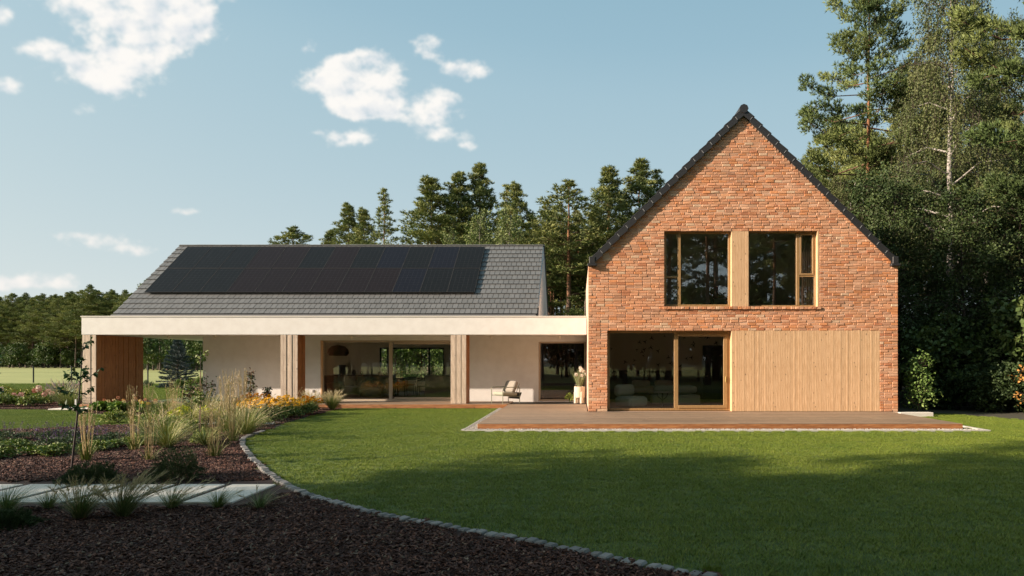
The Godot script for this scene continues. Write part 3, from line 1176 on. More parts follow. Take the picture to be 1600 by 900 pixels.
# a Scots pine: bent trunk turning orange above, whorled limbs, needle tufts at their ends
func pine(seed_: int, H: float, base: float, R: float, limbs: int, spire: float, dens := 1.0, needle := 0.23, open := 0.0) -> Array:
	rng.seed = seed_
	var wood := MB.new()
	var crown := MB.new()
	var pts := PackedVector3Array()
	var rad := PackedFloat32Array()
	var cols := PackedColorArray()
	var sway := Vector3(rf(-0.3, 0.3), 0, rf(-0.3, 0.3))
	var n := 12
	var r0 := H * 0.0098
	for i in n + 1:
		var t := float(i) / n
		pts.append(Vector3(0, H * t, 0) + sway * sin(t * 3.0) * t + Vector3(rf(-0.05, 0.05), 0, rf(-0.05, 0.05)) * t)
		rad.append(r0 * (1.0 - t * 0.93) * (1.25 if i == 0 else 1.0))
		cols.append(Color(0.17, 0.13, 0.10).lerp(Color(0.42, 0.20, 0.095), smoothstep(0.25, 0.55, t)))
	wood.tube(pts, rad, 8, cols)
	var on := func(y: float) -> Vector3:
		var t := clampf(y / H * n, 0, n - 0.001)
		return pts[int(t)].lerp(pts[int(t) + 1], t - int(t))
	for b in limbs:
		var t := (b + rf(0.0, 0.9)) / limbs
		var y := base + (H * 0.985 - base) * t
		var o: Vector3 = on.call(y)
		var az := b * 2.4 + rf(-0.5, 0.5)
		var prof := lerpf(pow(sin(PI * clampf(t * 0.75 + 0.27, 0, 1)), 0.8), 1.05 - t, spire)
		var L := R * maxf(prof, 0.05) * rf(0.62, 1.12) + 0.16
		var elev := lerpf(rf(-0.25, 0.15), rf(0.7, 1.15), t * t) + 0.05
		var d := Vector3(cos(az) * cos(elev), sin(elev), sin(az) * cos(elev))
		var side := d.cross(Vector3.UP).normalized()
		var m := o + d * L * 0.55 + Vector3(0, -0.04 * L, 0)
		var e := o + d * L + Vector3(0, 0.10 * L, 0)
		wood.col = Color(0.24, 0.13, 0.075)
		var br := maxf(r0 * 0.22 * (1.0 - t * 0.8) * L / R * 1.3, 0.012)
		wood.tube(PackedVector3Array([o, m, e]), PackedFloat32Array([br, br * 0.7, br * 0.25]), 4, PackedColorArray(), false)
		var tone := Color(0.115, 0.150, 0.050).lerp(Color(0.255, 0.265, 0.085), rng.randf()) * rf(0.85, 1.15)
		var clumps := int((2.0 + L * 3.0) * dens)
		for k in clumps:
			var s := lerpf(maxf(open, 0.12 if L < 1.8 else 0.25), 1.04, sqrt(rng.randf()))
			var q: Vector3 = (o.lerp(m, s / 0.55) if s < 0.55 else m.lerp(e, (s - 0.55) / 0.45))
			var p := q + side * rf(-0.26, 0.26) * L * (0.4 + s * 0.6) + Vector3(0, rf(-0.05, 0.22), 0)
			if rng.randf() < 0.5:
				wood.tube(PackedVector3Array([q - d * 0.2, p]), PackedFloat32Array([0.012, 0.006]), 3, PackedColorArray(), false)
			var cr := rf(0.30, 0.52) * clampf(0.35 + L * 0.4, 0.4, 1.0)
			for u in int(13 * dens / sqrt(maxf(dens, 1.0))):
				var w := rv()
				if w.length() > 1.0:
					w *= 0.6
				var c := p + w * Vector3(cr, cr * 0.5, cr)
				var td := (w * 0.8 + Vector3.UP * 0.55 + d * 0.45).normalized()
				crown.col = tone * rf(0.8, 1.25)
				for z in 5:
					var nd := (td + rv() * 0.75).normalized() * needle * rf(0.75, 1.3)
					var ws := nd.cross(rv()).normalized() * needle * 0.125
					crown.tri(c - ws, c + ws, c + nd)
	# dead stubs below the crown
	for b in 7:
		var y := rf(H * 0.18, base)
		var o: Vector3 = on.call(y)
		var az := rf(0, TAU)
		wood.col = Color(0.13, 0.09, 0.07)
		wood.tube(PackedVector3Array([o, o + Vector3(cos(az), rf(-0.2, 0.2), sin(az)) * rf(0.4, 1.1)]), PackedFloat32Array([0.025, 0.008]), 3, PackedColorArray(), false)
	return [wood.mesh(), crown.mesh()]


# a broad-leaved tree: limbs, branches, twigs (drooping for a birch) set with single leaves
func leafy_tree(seed_: int, H: float, base: float, R: float, limbs: int, twigs: int, leaves: int, lsize: float, droop: float, bark: Color, tones: Array, low := 0.35, stems := 1) -> Array:
	rng.seed = seed_
	var wood := MB.new()
	var crown := MB.new()
	for st in stems:
		var pts := PackedVector3Array()
		var rad := PackedFloat32Array()
		var lean := Vector3(rf(-1, 1), 0, rf(-1, 1)) * (0.05 if stems == 1 else 0.35) * H * 0.5
		var n := 10
		var foot := Vector3.ZERO if stems == 1 else Vector3(rf(-0.2, 0.2), 0, rf(-0.2, 0.2)) * R * 0.2
		var r0 := H * 0.0105 / sqrt(stems)
		for i in n + 1:
			var t := float(i) / n
			pts.append(foot + Vector3(0, H * 0.97 * t, 0) + lean * t * t + Vector3(rf(-1, 1), 0, rf(-1, 1)) * 0.012 * H * t * (1.0 - t * 0.5))
			rad.append(r0 * (1.0 - t * 0.92) * (1.2 if i == 0 else 1.0))
		wood.col = bark
		wood.tube(pts, rad, 8)
		for b in limbs / stems:
			var t := pow((b + rf(0, 0.95)) / (limbs / stems), 0.9)
			var y := clampf((base + (H * 0.95 - base) * t) / H / 0.97 * n, 0, n - 0.01)
			var o: Vector3 = pts[int(y)].lerp(pts[int(y) + 1], y - int(y))
			var az := b * 2.4 + rf(-0.6, 0.6)
			var L := R * (low + (1.0 - low) * sin(PI * clampf(t * 0.8 + 0.18, 0, 1))) * rf(0.65, 1.1) * (1.0 - 0.45 * t)
			var elev := rf(0.15, 0.65) + t * 0.5
			var d := Vector3(cos(az) * cos(elev), sin(elev), sin(az) * cos(elev))
			var m := o + d * L * 0.5
			var e := o + d * L + Vector3(0, -droop * 0.3 * L, 0)
			wood.col = bark * rf(0.7, 1.0)
			var br := maxf(r0 * 0.38 * (1.0 - t * 0.75), 0.012)
			wood.tube(PackedVector3Array([o, m, e]), PackedFloat32Array([br, br * 0.6, br * 0.2]), 4, PackedColorArray(), false)
			var side := d.cross(Vector3.UP).normalized()
			var tone: Color = tones[rng.randi() % tones.size()]
			for k in twigs:
				var s := sqrt(rf(0.04, 1.0))
				var q: Vector3 = o.lerp(m, s * 2.0) if s < 0.5 else m.lerp(e, s * 2.0 - 1.0)
				var a := (side * rf(-1, 1) + d * rf(-0.2, 0.8) + Vector3.UP * rf(-0.5, 0.7) + rv() * 0.3).normalized()
				var tl := rf(0.3, 0.8) * minf(0.4 + R * 0.16, R * 0.9)
				var q1 := q + a * tl
				var q2 := q1 + a * tl * 0.4 + Vector3(0, -droop * rf(0.5, 2.2), 0)
				wood.col = Color(0.12, 0.08, 0.055)
				if k % 2 == 0:
					wood.tube(PackedVector3Array([q, q1, q2]), PackedFloat32Array([0.012, 0.007, 0.003]), 3, PackedColorArray(), false)
				var ct := tone * rf(0.8, 1.2)
				for l in leaves:
					var g := rf(0.15, 1.05)
					var p: Vector3 = q.lerp(q1, g * 2.0) if g < 0.5 and droop < 0.1 else q1.lerp(q2, g)
					p += rv() * minf(0.10 + 0.05 * R * (0.2 if droop > 0.1 else 0.6), R * 0.3)
					var ld := (rv() + Vector3(0, -0.3 - droop * 0.6, 0) + a * 0.4).normalized()
					crown.col = ct * rf(0.75, 1.3)
					crown.leaf(p, ld, (rv() + Vector3.UP * 0.5).normalized(), lsize * rf(0.7, 1.25), lsize * 0.36)
	return [wood.mesh(), crown.mesh()]


func spruce(seed_: int, H: float, R: float, tones: Array) -> Array:
	rng.seed = seed_
	var wood := MB.new()
	var crown := MB.new()
	wood.col = Color(0.10, 0.07, 0.05)
	wood.tube(PackedVector3Array([Vector3.ZERO, Vector3(0, H * 0.98, 0)]), PackedFloat32Array([H * 0.022, 0.01]), 6)
	var whorls := int(H * 7.0)
	for w in whorls:
		var t := (w + 0.3) / whorls
		for b in 9:
			var az := b * TAU / 9.0 + w * 0.9 + rf(-0.2, 0.2)
			var L := (R * pow(1.0 - t, 0.85) + 0.05) * rf(0.75, 1.1)
			var d := Vector3(cos(az), lerpf(-0.12, 0.7, t) + rf(-0.1, 0.12), sin(az)).normalized()
			var side := d.cross(Vector3.UP).normalized()
			var o := Vector3(0, H * t + 0.05 + rf(-0.07, 0.07), 0)
			wood.tube(PackedVector3Array([o, o + d * L]), PackedFloat32Array([0.014, 0.004]), 3, PackedColorArray(), false)
			var tone: Color = tones[rng.randi() % tones.size()]
			for k in int(7 + L * 34):
				var s := sqrt(rng.randf())
				var p := o + d * L * s + side * rf(-0.3, 0.3) * L * (1.1 - s) + Vector3(0, rf(-0.05, 0.03), 0)
				crown.col = tone * rf(0.75, 1.3)
				for z in 5:
					var nd := (d * 0.9 + side * rf(-0.9, 0.9) + Vector3.UP * rf(-0.2, 0.9)).normalized() * rf(0.08, 0.14)
					var ws := nd.cross(rv()).normalized() * 0.013
					crown.tri(p - ws, p + ws, p + nd)
	return [wood.mesh(), crown.mesh()]


func tree_thing(called: String, shape: Array, label: String, category: String, at: Vector3, turn: float, size: Vector3, leaf_m: Material, bark_m: Material, group := "") -> Node3D:
	var t := thing(called, label, category, at, turn, group)
	t.set_meta("stem", called)
	t.scale = size
	obj("trunk", shape[0], bark_m, t)
	obj("crown", shape[1], leaf_m, t)
	return t


# ---------------------------------------------------------------- garden plants (each returns meshes by part name)
func reed_shape(seed_: int, H: float, spread: float, n: int) -> Array:
	rng.seed = seed_
	var low := MB.new()
	var st := MB.new()
	for i in n * 3:
		var a := rf(0, TAU)
		var p := Vector3(cos(a), 0, sin(a)) * rf(0.0, spread * 0.5)
		low.col = Color(0.10, 0.145, 0.035).lerp(Color(0.30, 0.26, 0.10), pow(rng.randf(), 2.0)) * rf(0.8, 1.2)
		var d := Vector3(cos(a) * rf(0.05, 0.4), 1.0, sin(a) * rf(0.05, 0.4)) * H * rf(0.25, 0.5)
		low.blade(p, d, Vector3(-sin(a), 0, cos(a)), rf(0.004, 0.007), Vector3(cos(a), -0.6, sin(a)) * H * rf(0.05, 0.25), 3)
	for i in n:
		var a := rf(0, TAU)
		var p := Vector3(cos(a), 0, sin(a)) * rf(0.0, spread * 0.4)
		var d := Vector3(cos(a) * rf(0.0, 0.16), 1.0, sin(a) * rf(0.0, 0.16)) * H * rf(0.72, 1.05)
		st.col = Color(0.36, 0.27, 0.13) * rf(0.7, 1.15)
		st.tube(PackedVector3Array([p, p + d * 0.7, p + d]), PackedFloat32Array([0.0035, 0.003, 0.002]), 3, PackedColorArray(), false)
		# feathery head
		st.col = Color(0.56, 0.44, 0.27) * rf(0.8, 1.15)
		for k in 18:
			var g := rf(0.74, 1.03)
			var q := p + d * g
			var hd := (d.normalized() * 1.3 + rv() * 0.5).normalized() * rf(0.035, 0.06)
			var s := hd.cross(rv()).normalized() * 0.004
			st.tri(q - s, q + s, q + hd)
	return [low.mesh(), st.mesh()]


func arching_shape(seed_: int, L: float, n: int, fan: float, w: float, tones: Array, plume := 0.0, drift := Vector3.ZERO) -> Array:
	rng.seed = seed_
	var b := MB.new()
	var pl := MB.new()
	for i in n:
		var a := rf(0, TAU)
		var o := Vector3(cos(a), 0, sin(a))
		var p := o * rf(0.0, 0.09 * L)
		var tilt := rf(0.05, 1.0) * fan
		var l := L * rf(0.65, 1.1)
		var d := (o * tilt + Vector3.UP).normalized() * l
		b.col = (tones[rng.randi() % tones.size()] as Color) * rf(0.75, 1.25)
		b.blade(p, d, Vector3(-o.z, 0, o.x), w * rf(0.7, 1.2), (o * 0.55 + Vector3.DOWN * 0.55) * l * rf(0.15, 0.75) * fan + drift * l * rf(0.3, 1.0), 4)
		if plume > 0.0 and rng.randf() < plume:
			var e := p + d * 1.12 + (o * 0.3 + Vector3.DOWN * 0.25) * l * 0.5 * fan + drift * l * 0.8
			var s0 := p + d * 0.5
			pl.col = Color(0.55, 0.45, 0.28) * rf(0.8, 1.15)
			pl.tube(PackedVector3Array([p, s0, s0.lerp(e, 0.5) + Vector3.UP * 0.05 * l, e]), PackedFloat32Array([0.002, 0.002, 0.0016, 0.001]), 3, PackedColorArray(), false)
			for k in 22:
				var g := rf(0.35, 1.0)
				var q := s0.lerp(e, g) + Vector3.UP * 0.05 * l * sin(PI * g)
				var hd := ((e - s0).normalized() + rv() * 0.55).normalized() * rf(0.04, 0.075)
				var s := hd.cross(rv()).normalized() * 0.0025
				pl.tri(q - s, q + s, q + hd)
	return [b.mesh(), pl]


func mound_shape(seed_: int, rx: float, h: float, n: int, lsize: float, tones: Array) -> MB:
	rng.seed = seed_
	var b := MB.new()
	# stems fanning from the foot, leaves through the mound's volume and over its surface
	b.col = Color(0.10, 0.11, 0.04)
	for i in 14:
		var a := rf(0, TAU)
		b.tube(PackedVector3Array([Vector3.ZERO, Vector3(cos(a) * rx * 0.6, h * rf(0.5, 0.9), sin(a) * rx * 0.6)]), PackedFloat32Array([0.006, 0.003]), 3, PackedColorArray(), false)
	var bumps := []
	for i in 9:
		var a := rf(0, TAU)
		var r := sqrt(rng.randf()) * 0.75
		bumps.append([Vector3(cos(a) * r * rx, h * rf(0.3, 0.62) * (1.0 - r * 0.4), sin(a) * r * rx), rf(0.32, 0.5)])
	for i in n:
		var k = bumps[rng.randi() % 9]
		var d := rv().normalized()
		d.y = absf(d.y) * 1.2 - 0.25
		var p: Vector3 = k[0] + d * Vector3(rx, h * 0.85, rx) * k[1] * pow(rng.randf(), 0.35)
		p.y = maxf(p.y, 0.01)
		b.col = (tones[rng.randi() % tones.size()] as Color) * rf(0.75, 1.25)
		b.leaf(p, (d + rv() * 0.9).normalized(), (d + Vector3.UP * 0.6 + rv() * 0.5).normalized(), lsize * rf(0.7, 1.3), lsize * 0.4)
	return b


func needle_mound(seed_: int, rx: float, h: float) -> MB:
	rng.seed = seed_
	var b := MB.new()
	for i in 2600:
		var d := rv().normalized()
		d.y = absf(d.y)
		var lump := 1.0 + 0.18 * sin(d.x * 7.0 + seed_) * cos(d.z * 6.0) + 0.1 * sin(d.y * 9.0)
		var p := d * Vector3(rx, h, rx) * lump * pow(rng.randf(), 0.25) * 0.95
		var tone := Color(0.040, 0.065, 0.026).lerp(Color(0.075, 0.110, 0.038), rng.randf())
		for z in 7:
			b.col = tone * rf(0.8, 1.2)
			var nd := (d + Vector3.UP * 0.5 + rv() * 0.7).normalized() * rf(0.025, 0.045)
			var ws := nd.cross(rv()).normalized() * 0.003
			b.tri(p - ws, p + ws, p + nd)
	return b


# spikes of small flowers, or daisies, or round heads, over a mound
func spikes(seed_: int, rx: float, h: float, n: int, tones: Array) -> MB:
	rng.seed = seed_
	var b := MB.new()
	for i in n:
		var a := rf(0, TAU)
		var r := sqrt(rng.randf()) * rx
		var p := Vector3(cos(a) * r, h * rf(0.45, 0.8), sin(a) * r)
		var d := (Vector3(cos(a) * 0.3, 1, sin(a) * 0.3) + rv() * 0.15).normalized() * rf(0.12, 0.28)
		b.col = Color(0.10, 0.12, 0.06)
		b.tube(PackedVector3Array([p - d, p + d]), PackedFloat32Array([0.003, 0.002]), 3, PackedColorArray(), false)
		for k in 16:
			b.col = (tones[rng.randi() % tones.size()] as Color) * rf(0.8, 1.2)
			b.leaf(p + d * rf(0.0, 1.0), (rv() + Vector3.UP * 0.4).normalized(), rv().normalized(), 0.022, 0.008)
	return b


func daisies(seed_: int, rx: float, h: float, n: int, petal: Color) -> MB:
	rng.seed = seed_
	var b := MB.new()
	for i in n:
		var a := rf(0, TAU)
		var r := sqrt(rng.randf()) * rx
		var p := Vector3(cos(a) * r, h * rf(0.82, 1.12) * (1.0 - 0.25 * r * r / rx / rx), sin(a) * r)
		b.col = Color(0.10, 0.13, 0.04)
		b.tube(PackedVector3Array([p - Vector3(0, 0.16, 0), p]), PackedFloat32Array([0.003, 0.003]), 3, PackedColorArray(), false)
		var up := (Vector3.UP + rv() * 0.55 + Vector3(-0.2, 0, 0.3)).normalized()
		var x := up.cross(Vector3.RIGHT).normalized()
		var y := up.cross(x)
		for k in 9:
			var an := TAU * k / 9.0
			var d := x * cos(an) + y * sin(an)
			b.col = petal * rf(0.85, 1.1)
			b.leaf(p, (d - up * 0.15).normalized(), up, 0.048, 0.015)
		b.col = Color(0.06, 0.03, 0.015)
		b.box(Vector3(-0.008, -0.002, -0.008), Vector3(0.008, 0.012, 0.008), 0.004, Transform3D(Basis(x, up, y), p))
	return b


func round_heads(seed_: int, rx: float, h: float, n: int, size: float, tones: Array, florets := 60) -> MB:
	rng.seed = seed_
	var b := MB.new()
	for i in n:
		var a := rf(0, TAU)
		var r := sqrt(rng.randf()) * rx
		var p := Vector3(cos(a) * r, h * rf(0.85, 1.1) * (1.0 - 0.3 * r * r / rx / rx), sin(a) * r)
		b.col = Color(0.12, 0.16, 0.06)
		b.tube(PackedVector3Array([Vector3(p.x * 0.5, h * 0.2, p.z * 0.5), p]), PackedFloat32Array([0.005, 0.004]), 3, PackedColorArray(), false)
		var tone: Color = tones[rng.randi() % tones.size()]
		for k in florets:
			var d := rv().normalized()
			b.col = tone * rf(0.8, 1.15)
			b.leaf(p + d * size * 0.8, (d.cross(rv()) + d * 0.3).normalized(), d, size * 0.5, size * 0.2)
	return b


# ---------------------------------------------------------------- ground
var edge_curve := PackedVector2Array()
var bed := PackedVector2Array()
var far_bed := PackedVector2Array([Vector2(-30, 22.8), Vector2(-18.6, 22.6), Vector2(-18.4, 27.5), Vector2(-22, 30.0), Vector2(-30, 31.5)])
var lawn := PackedVector2Array([Vector2(-48, 2), Vector2(24, 2), Vector2(16.5, 12.5), Vector2(13.3, 18.0), Vector2(12.2, 20.6), Vector2(10.6, 22.0), Vector2(10.4, 48.0), Vector2(-46, 48.0)])
const TO_POINT := [[3.3, 3.75], [1.85, 4.55], [1, 5.12], [0.25, 5.61], [-0.65, 6.22], [-1.75, 6.87], [-2.56, 7.43], [-3.51, 8.26], [-4.46, 9.4], [-5.5, 10.89], [-6.69, 12.76], [-7.08, 13.46], [-7.49, 14.37], [-7.76, 15.83], [-8.3, 19], [-8.45, 21.2], [-8.5, 23.1]]


func inside(p: Vector2, poly: PackedVector2Array) -> bool:
	return Geometry2D.is_point_in_polygon(p, poly)


func on_lawn(p: Vector2) -> bool:
	if not inside(p, lawn) or inside(p, bed) or inside(p, far_bed):
		return false
	if p.x > -2.90 and p.x < 10.0 and p.y > 15.66:
		return p.x > 9.97
	if p.x > 9.9 and p.x < 11.1 and p.y > 19.7:
		return false
	if p.y > 23.0 and p.y < 33.3 and p.x > -18.5 and p.x < 10.0:
		return false
	if p.x > -18.7 and p.x < -16.4 and p.y > 22.3 and p.y < 23.2:
		return false
	return true


func ground() -> void:
	var c := Curve2D.new()
	c.bake_interval = 0.02
	for i in TO_POINT.size():
		var p := Vector2(TO_POINT[i][0], TO_POINT[i][1])
		var a := Vector2(TO_POINT[maxi(i - 1, 0)][0], TO_POINT[maxi(i - 1, 0)][1])
		var b := Vector2(TO_POINT[mini(i + 1, TO_POINT.size() - 1)][0], TO_POINT[mini(i + 1, TO_POINT.size() - 1)][1])
		c.add_point(p, (a - b) / 6.0, (b - a) / 6.0)
	edge_curve = c.get_baked_points()
	for i in range(0, edge_curve.size(), 12):
		bed.append(edge_curve[i])
	bed.append(edge_curve[-1])
	bed.append_array(PackedVector2Array([Vector2(-8.6, 23.12), Vector2(-17.9, 23.12), Vector2(-17.3, 21.8), Vector2(-14.8, 20.3), Vector2(-12.6, 18.6), Vector2(-12.2, 17.2), Vector2(-13.5, 16.2), Vector2(-15.5, 15.6), Vector2(-24, 15.2), Vector2(-24, 1.5), Vector2(3.3, 1.5)]))
	var b := MB.new()
	var far := PackedVector2Array([Vector2(-700, -120), Vector2(700, -120), Vector2(700, 900), Vector2(-700, 900)])
	b.sheet(far, 0.0)
	struct("field", b, M.field, "wide pale green meadow beyond the wire fence", "field")
	b = MB.new()
	b.sheet(lawn, 0.005)
	struct("lawn", b, M.soil_grass, "mown green lawn in front of the houses", "lawn")
	b = MB.new()
	b.sheet(bed, 0.012)
	struct("mulch_bed", b, M.soil, "large curved planting bed covered in dark bark mulch", "planting bed")
	b = MB.new()
	b.sheet(far_bed, 0.012)
	struct("flower_bed_soil", b, M.soil, "flower bed soil beyond the small left lawn", "planting bed")
	b = MB.new()
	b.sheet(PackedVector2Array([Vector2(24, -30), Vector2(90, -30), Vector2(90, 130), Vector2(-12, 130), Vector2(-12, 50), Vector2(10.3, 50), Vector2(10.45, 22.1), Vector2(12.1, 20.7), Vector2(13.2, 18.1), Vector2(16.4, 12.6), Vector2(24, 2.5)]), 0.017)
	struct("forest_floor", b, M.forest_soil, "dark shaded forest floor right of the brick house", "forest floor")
	b = MB.new()
	b.box(P(9.9, 0.0, 19.72), P(10.92, 0.14, 20.0), 0.01)
	tag(obj("concrete_kerb", b, M.concrete), "short pale concrete kerb at the right corner of the brick house", "kerb")
	# grass blades, in patches
	var kinds := []
	for k in 4:
		var m := MB.new()
		for i in 1350:
			var a := rf(0, TAU)
			var p := Vector3(rf(-0.22, 0.22), 0, rf(-0.22, 0.22))
			var t := rng.randf()
			m.col = Color(0.178, 0.238, 0.030).lerp(Color(0.335, 0.365, 0.074), t * t) * rf(0.75, 1.2)
			if rng.randf() < 0.05:
				m.col = Color(0.30, 0.26, 0.11)
			var d := Vector3(cos(a) * 0.5, 1, sin(a) * 0.5).normalized() * rf(0.020, 0.040)
			var s := Vector3(-sin(a), 0, cos(a)) * rf(0.0016, 0.0028)
			m.tri(p - s, p + s, p + d + Vector3(cos(a), -0.3, sin(a)) * 0.008)
		kinds.append(m.mesh())
	var spots := [[], [], [], []]
	var step := 0.40
	var z := 4.0
	while z < 48.0:
		var x := -z * 0.98 - 1.5
		while x < z * 0.78 + 2.0:
			var p := Vector2(x + rf(-0.03, 0.03), z + rf(-0.03, 0.03))
			if z > 24.0 and x > -14.0 and (x < 9.9 or x > 14.0):
				x += step
				continue
			if on_lawn(p) and on_lawn(p + Vector2(0.17, 0.0)) and on_lawn(p - Vector2(0.17, 0.0)) and on_lawn(p + Vector2(0.0, 0.16)) and on_lawn(p - Vector2(0.0, 0.16)):
				spots[rng.randi() % 4].append(Transform3D(Basis(Vector3.UP, rf(0, TAU)).scaled(Vector3(1.15, rf(0.8, 1.2), 1.15)), P(p.x, 0.004, p.y)))
			elif on_lawn(p):
				for e in 4:
					var q := p + Vector2(rf(-0.12, 0.12), rf(-0.12, 0.12))
					if on_lawn(q):
						spots[rng.randi() % 4].append(Transform3D(Basis(Vector3.UP, rf(0, TAU)).scaled(Vector3(0.35, rf(0.8, 1.3), 0.35)), P(q.x, 0.004, q.y)))
			x += step
		z += step
	for k in 4:
		scatter("grass", kinds[k], M.turf, spots[k], "short mown grass blades covering the lawn", "grass")
	# bark chips
	kinds = []
	for k in 3:
		var m := MB.new()
		for i in 280:
			var t := rng.randf()
			m.col = Color(0.085, 0.036, 0.026).lerp(Color(0.32, 0.15, 0.095), t * t * t) * rf(0.7, 1.2)
			if rng.randf() < 0.03:
				m.col = Color(0.34, 0.25, 0.17)
			var l := rf(0.009, 0.028) * (1.7 if rng.randf() < 0.12 else 1.0)
			var w := rf(0.004, 0.012) * (1.5 if rng.randf() < 0.15 else 1.0)
			var bs := Basis(Vector3.UP, rf(0, TAU)) * Basis(Vector3.RIGHT, rf(-0.7, 0.7)) * Basis(Vector3.BACK, rf(-0.6, 0.6))
			var o := Vector3(rf(-0.2, 0.2), rf(0.0, 0.03), rf(-0.2, 0.2))
			var tp := []
			var bt := []
			for s in [[-1, -1], [1, -0.7], [1.15, 0.5], [-0.8, 1]]:
				var q := Vector3(s[0] * l, 0, s[1] * w) + rv() * 0.003
				tp.append(o + bs * (q + Vector3(0, 0.004, 0)))
				bt.append(o + bs * (q - Vector3(0, 0.004, 0)))
			m.quad_out(tp[0], tp[1], tp[2], tp[3], bs.y)
			for e in 4:
				var f := (e + 1) % 4
				m.quad_out(bt[e], bt[f], tp[f], tp[e], tp[e] + tp[f] - o * 2.0)
		kinds.append(m.mesh())
	spots = [[], [], []]
	z = 3.6
	while z < 29.0:
		var x := -z * 0.98 - 1.0
		while x < 3.6:
			for poly in [bed, far_bed]:
				if z > 7.58 and z < 9.07 and x < -3.97:
					continue
				var ok := true
				for e in [Vector2(-0.16, 0), Vector2(0.16, 0), Vector2(0, 0.16), Vector2(0, -0.16)]:
					if not inside(Vector2(x, z) + e, poly):
						ok = false
				if ok:
					spots[rng.randi() % 3].append(Transform3D(Basis(Vector3.UP, rf(0, TAU)), P(x + rf(-0.03, 0.03), 0.012, z + rf(-0.03, 0.03))))
				elif inside(Vector2(x, z), poly):
					for e in 3:
						var q := Vector2(x, z) + Vector2(rf(-0.12, 0.12), rf(-0.12, 0.12))
						if inside(q + Vector2(0.05, -0.02), poly) and inside(q, poly):
							spots[rng.randi() % 3].append(Transform3D(Basis(Vector3.UP, rf(0, TAU)).scaled(Vector3(0.35, 0.7, 0.35)), P(q.x, 0.012, q.y)))
			x += 0.34
		z += 0.34
	for k in 3:
		scatter("bark_mulch", kinds[k], M.chips, spots[k], "loose dark brown bark chips spread over the planting beds", "mulch")
	# pebbles round the deck
	var m := MB.new()
	for i in 190:
		var t := rf(0.22, 0.5)
		m.col = Color(t, t * 0.93, t * 0.82)
		var o := Vector3(rf(-0.16, 0.16), rf(0.006, 0.03), rf(-0.15, 0.15))
		var r := rf(0.008, 0.017)
		var pr := []
		var q := Basis(rv().normalized(), rf(0, TAU))
		for d in [Vector3.RIGHT, Vector3.BACK, Vector3.LEFT, Vector3.FORWARD]:
			pr.append(o + q * (d * r * rf(0.8, 1.25)))
		var tp := o + q * Vector3(0, r * 0.7, 0)
		var dn := o - q * Vector3(0, r * 0.7, 0)
		for e in 4:
			m.tri_out(pr[e], pr[(e + 1) % 4], tp, tp - dn)
			m.tri_out(pr[e], pr[(e + 1) % 4], dn, dn - tp)
	var ps := []
	var x0 := -2.76
	while x0 < 9.9:
		ps.append(Transform3D(Basis(Vector3.UP, PI * (rng.randi() % 2)), P(x0, 0.008, 15.885)))
		x0 += 0.3
	z = 16.1
	while z < 22.9:
		ps.append(Transform3D(Basis(Vector3.UP, PI * (rng.randi() % 2)), P(-2.70, 0.008, z)))
		z += 0.28
	scatter("pebbles", m, M.pebble, ps, "narrow strip of pale pebbles along the deck edge", "gravel")
	b = MB.new()
	b.box(P(-2.87, 0.0, 15.735), P(-2.84, 0.045, 23.0), 0.004)
	b.box(P(-2.87, 0.0, 15.70), P(10.1, 0.04, 15.73), 0.004)
	b.box(P(9.98, 0.0, 15.732), P(10.1, 0.04, 19.6), 0.004)
	tag(obj("metal_edging", b, M.edging), "thin pale edging strip between the pebbles and the lawn", "edging")


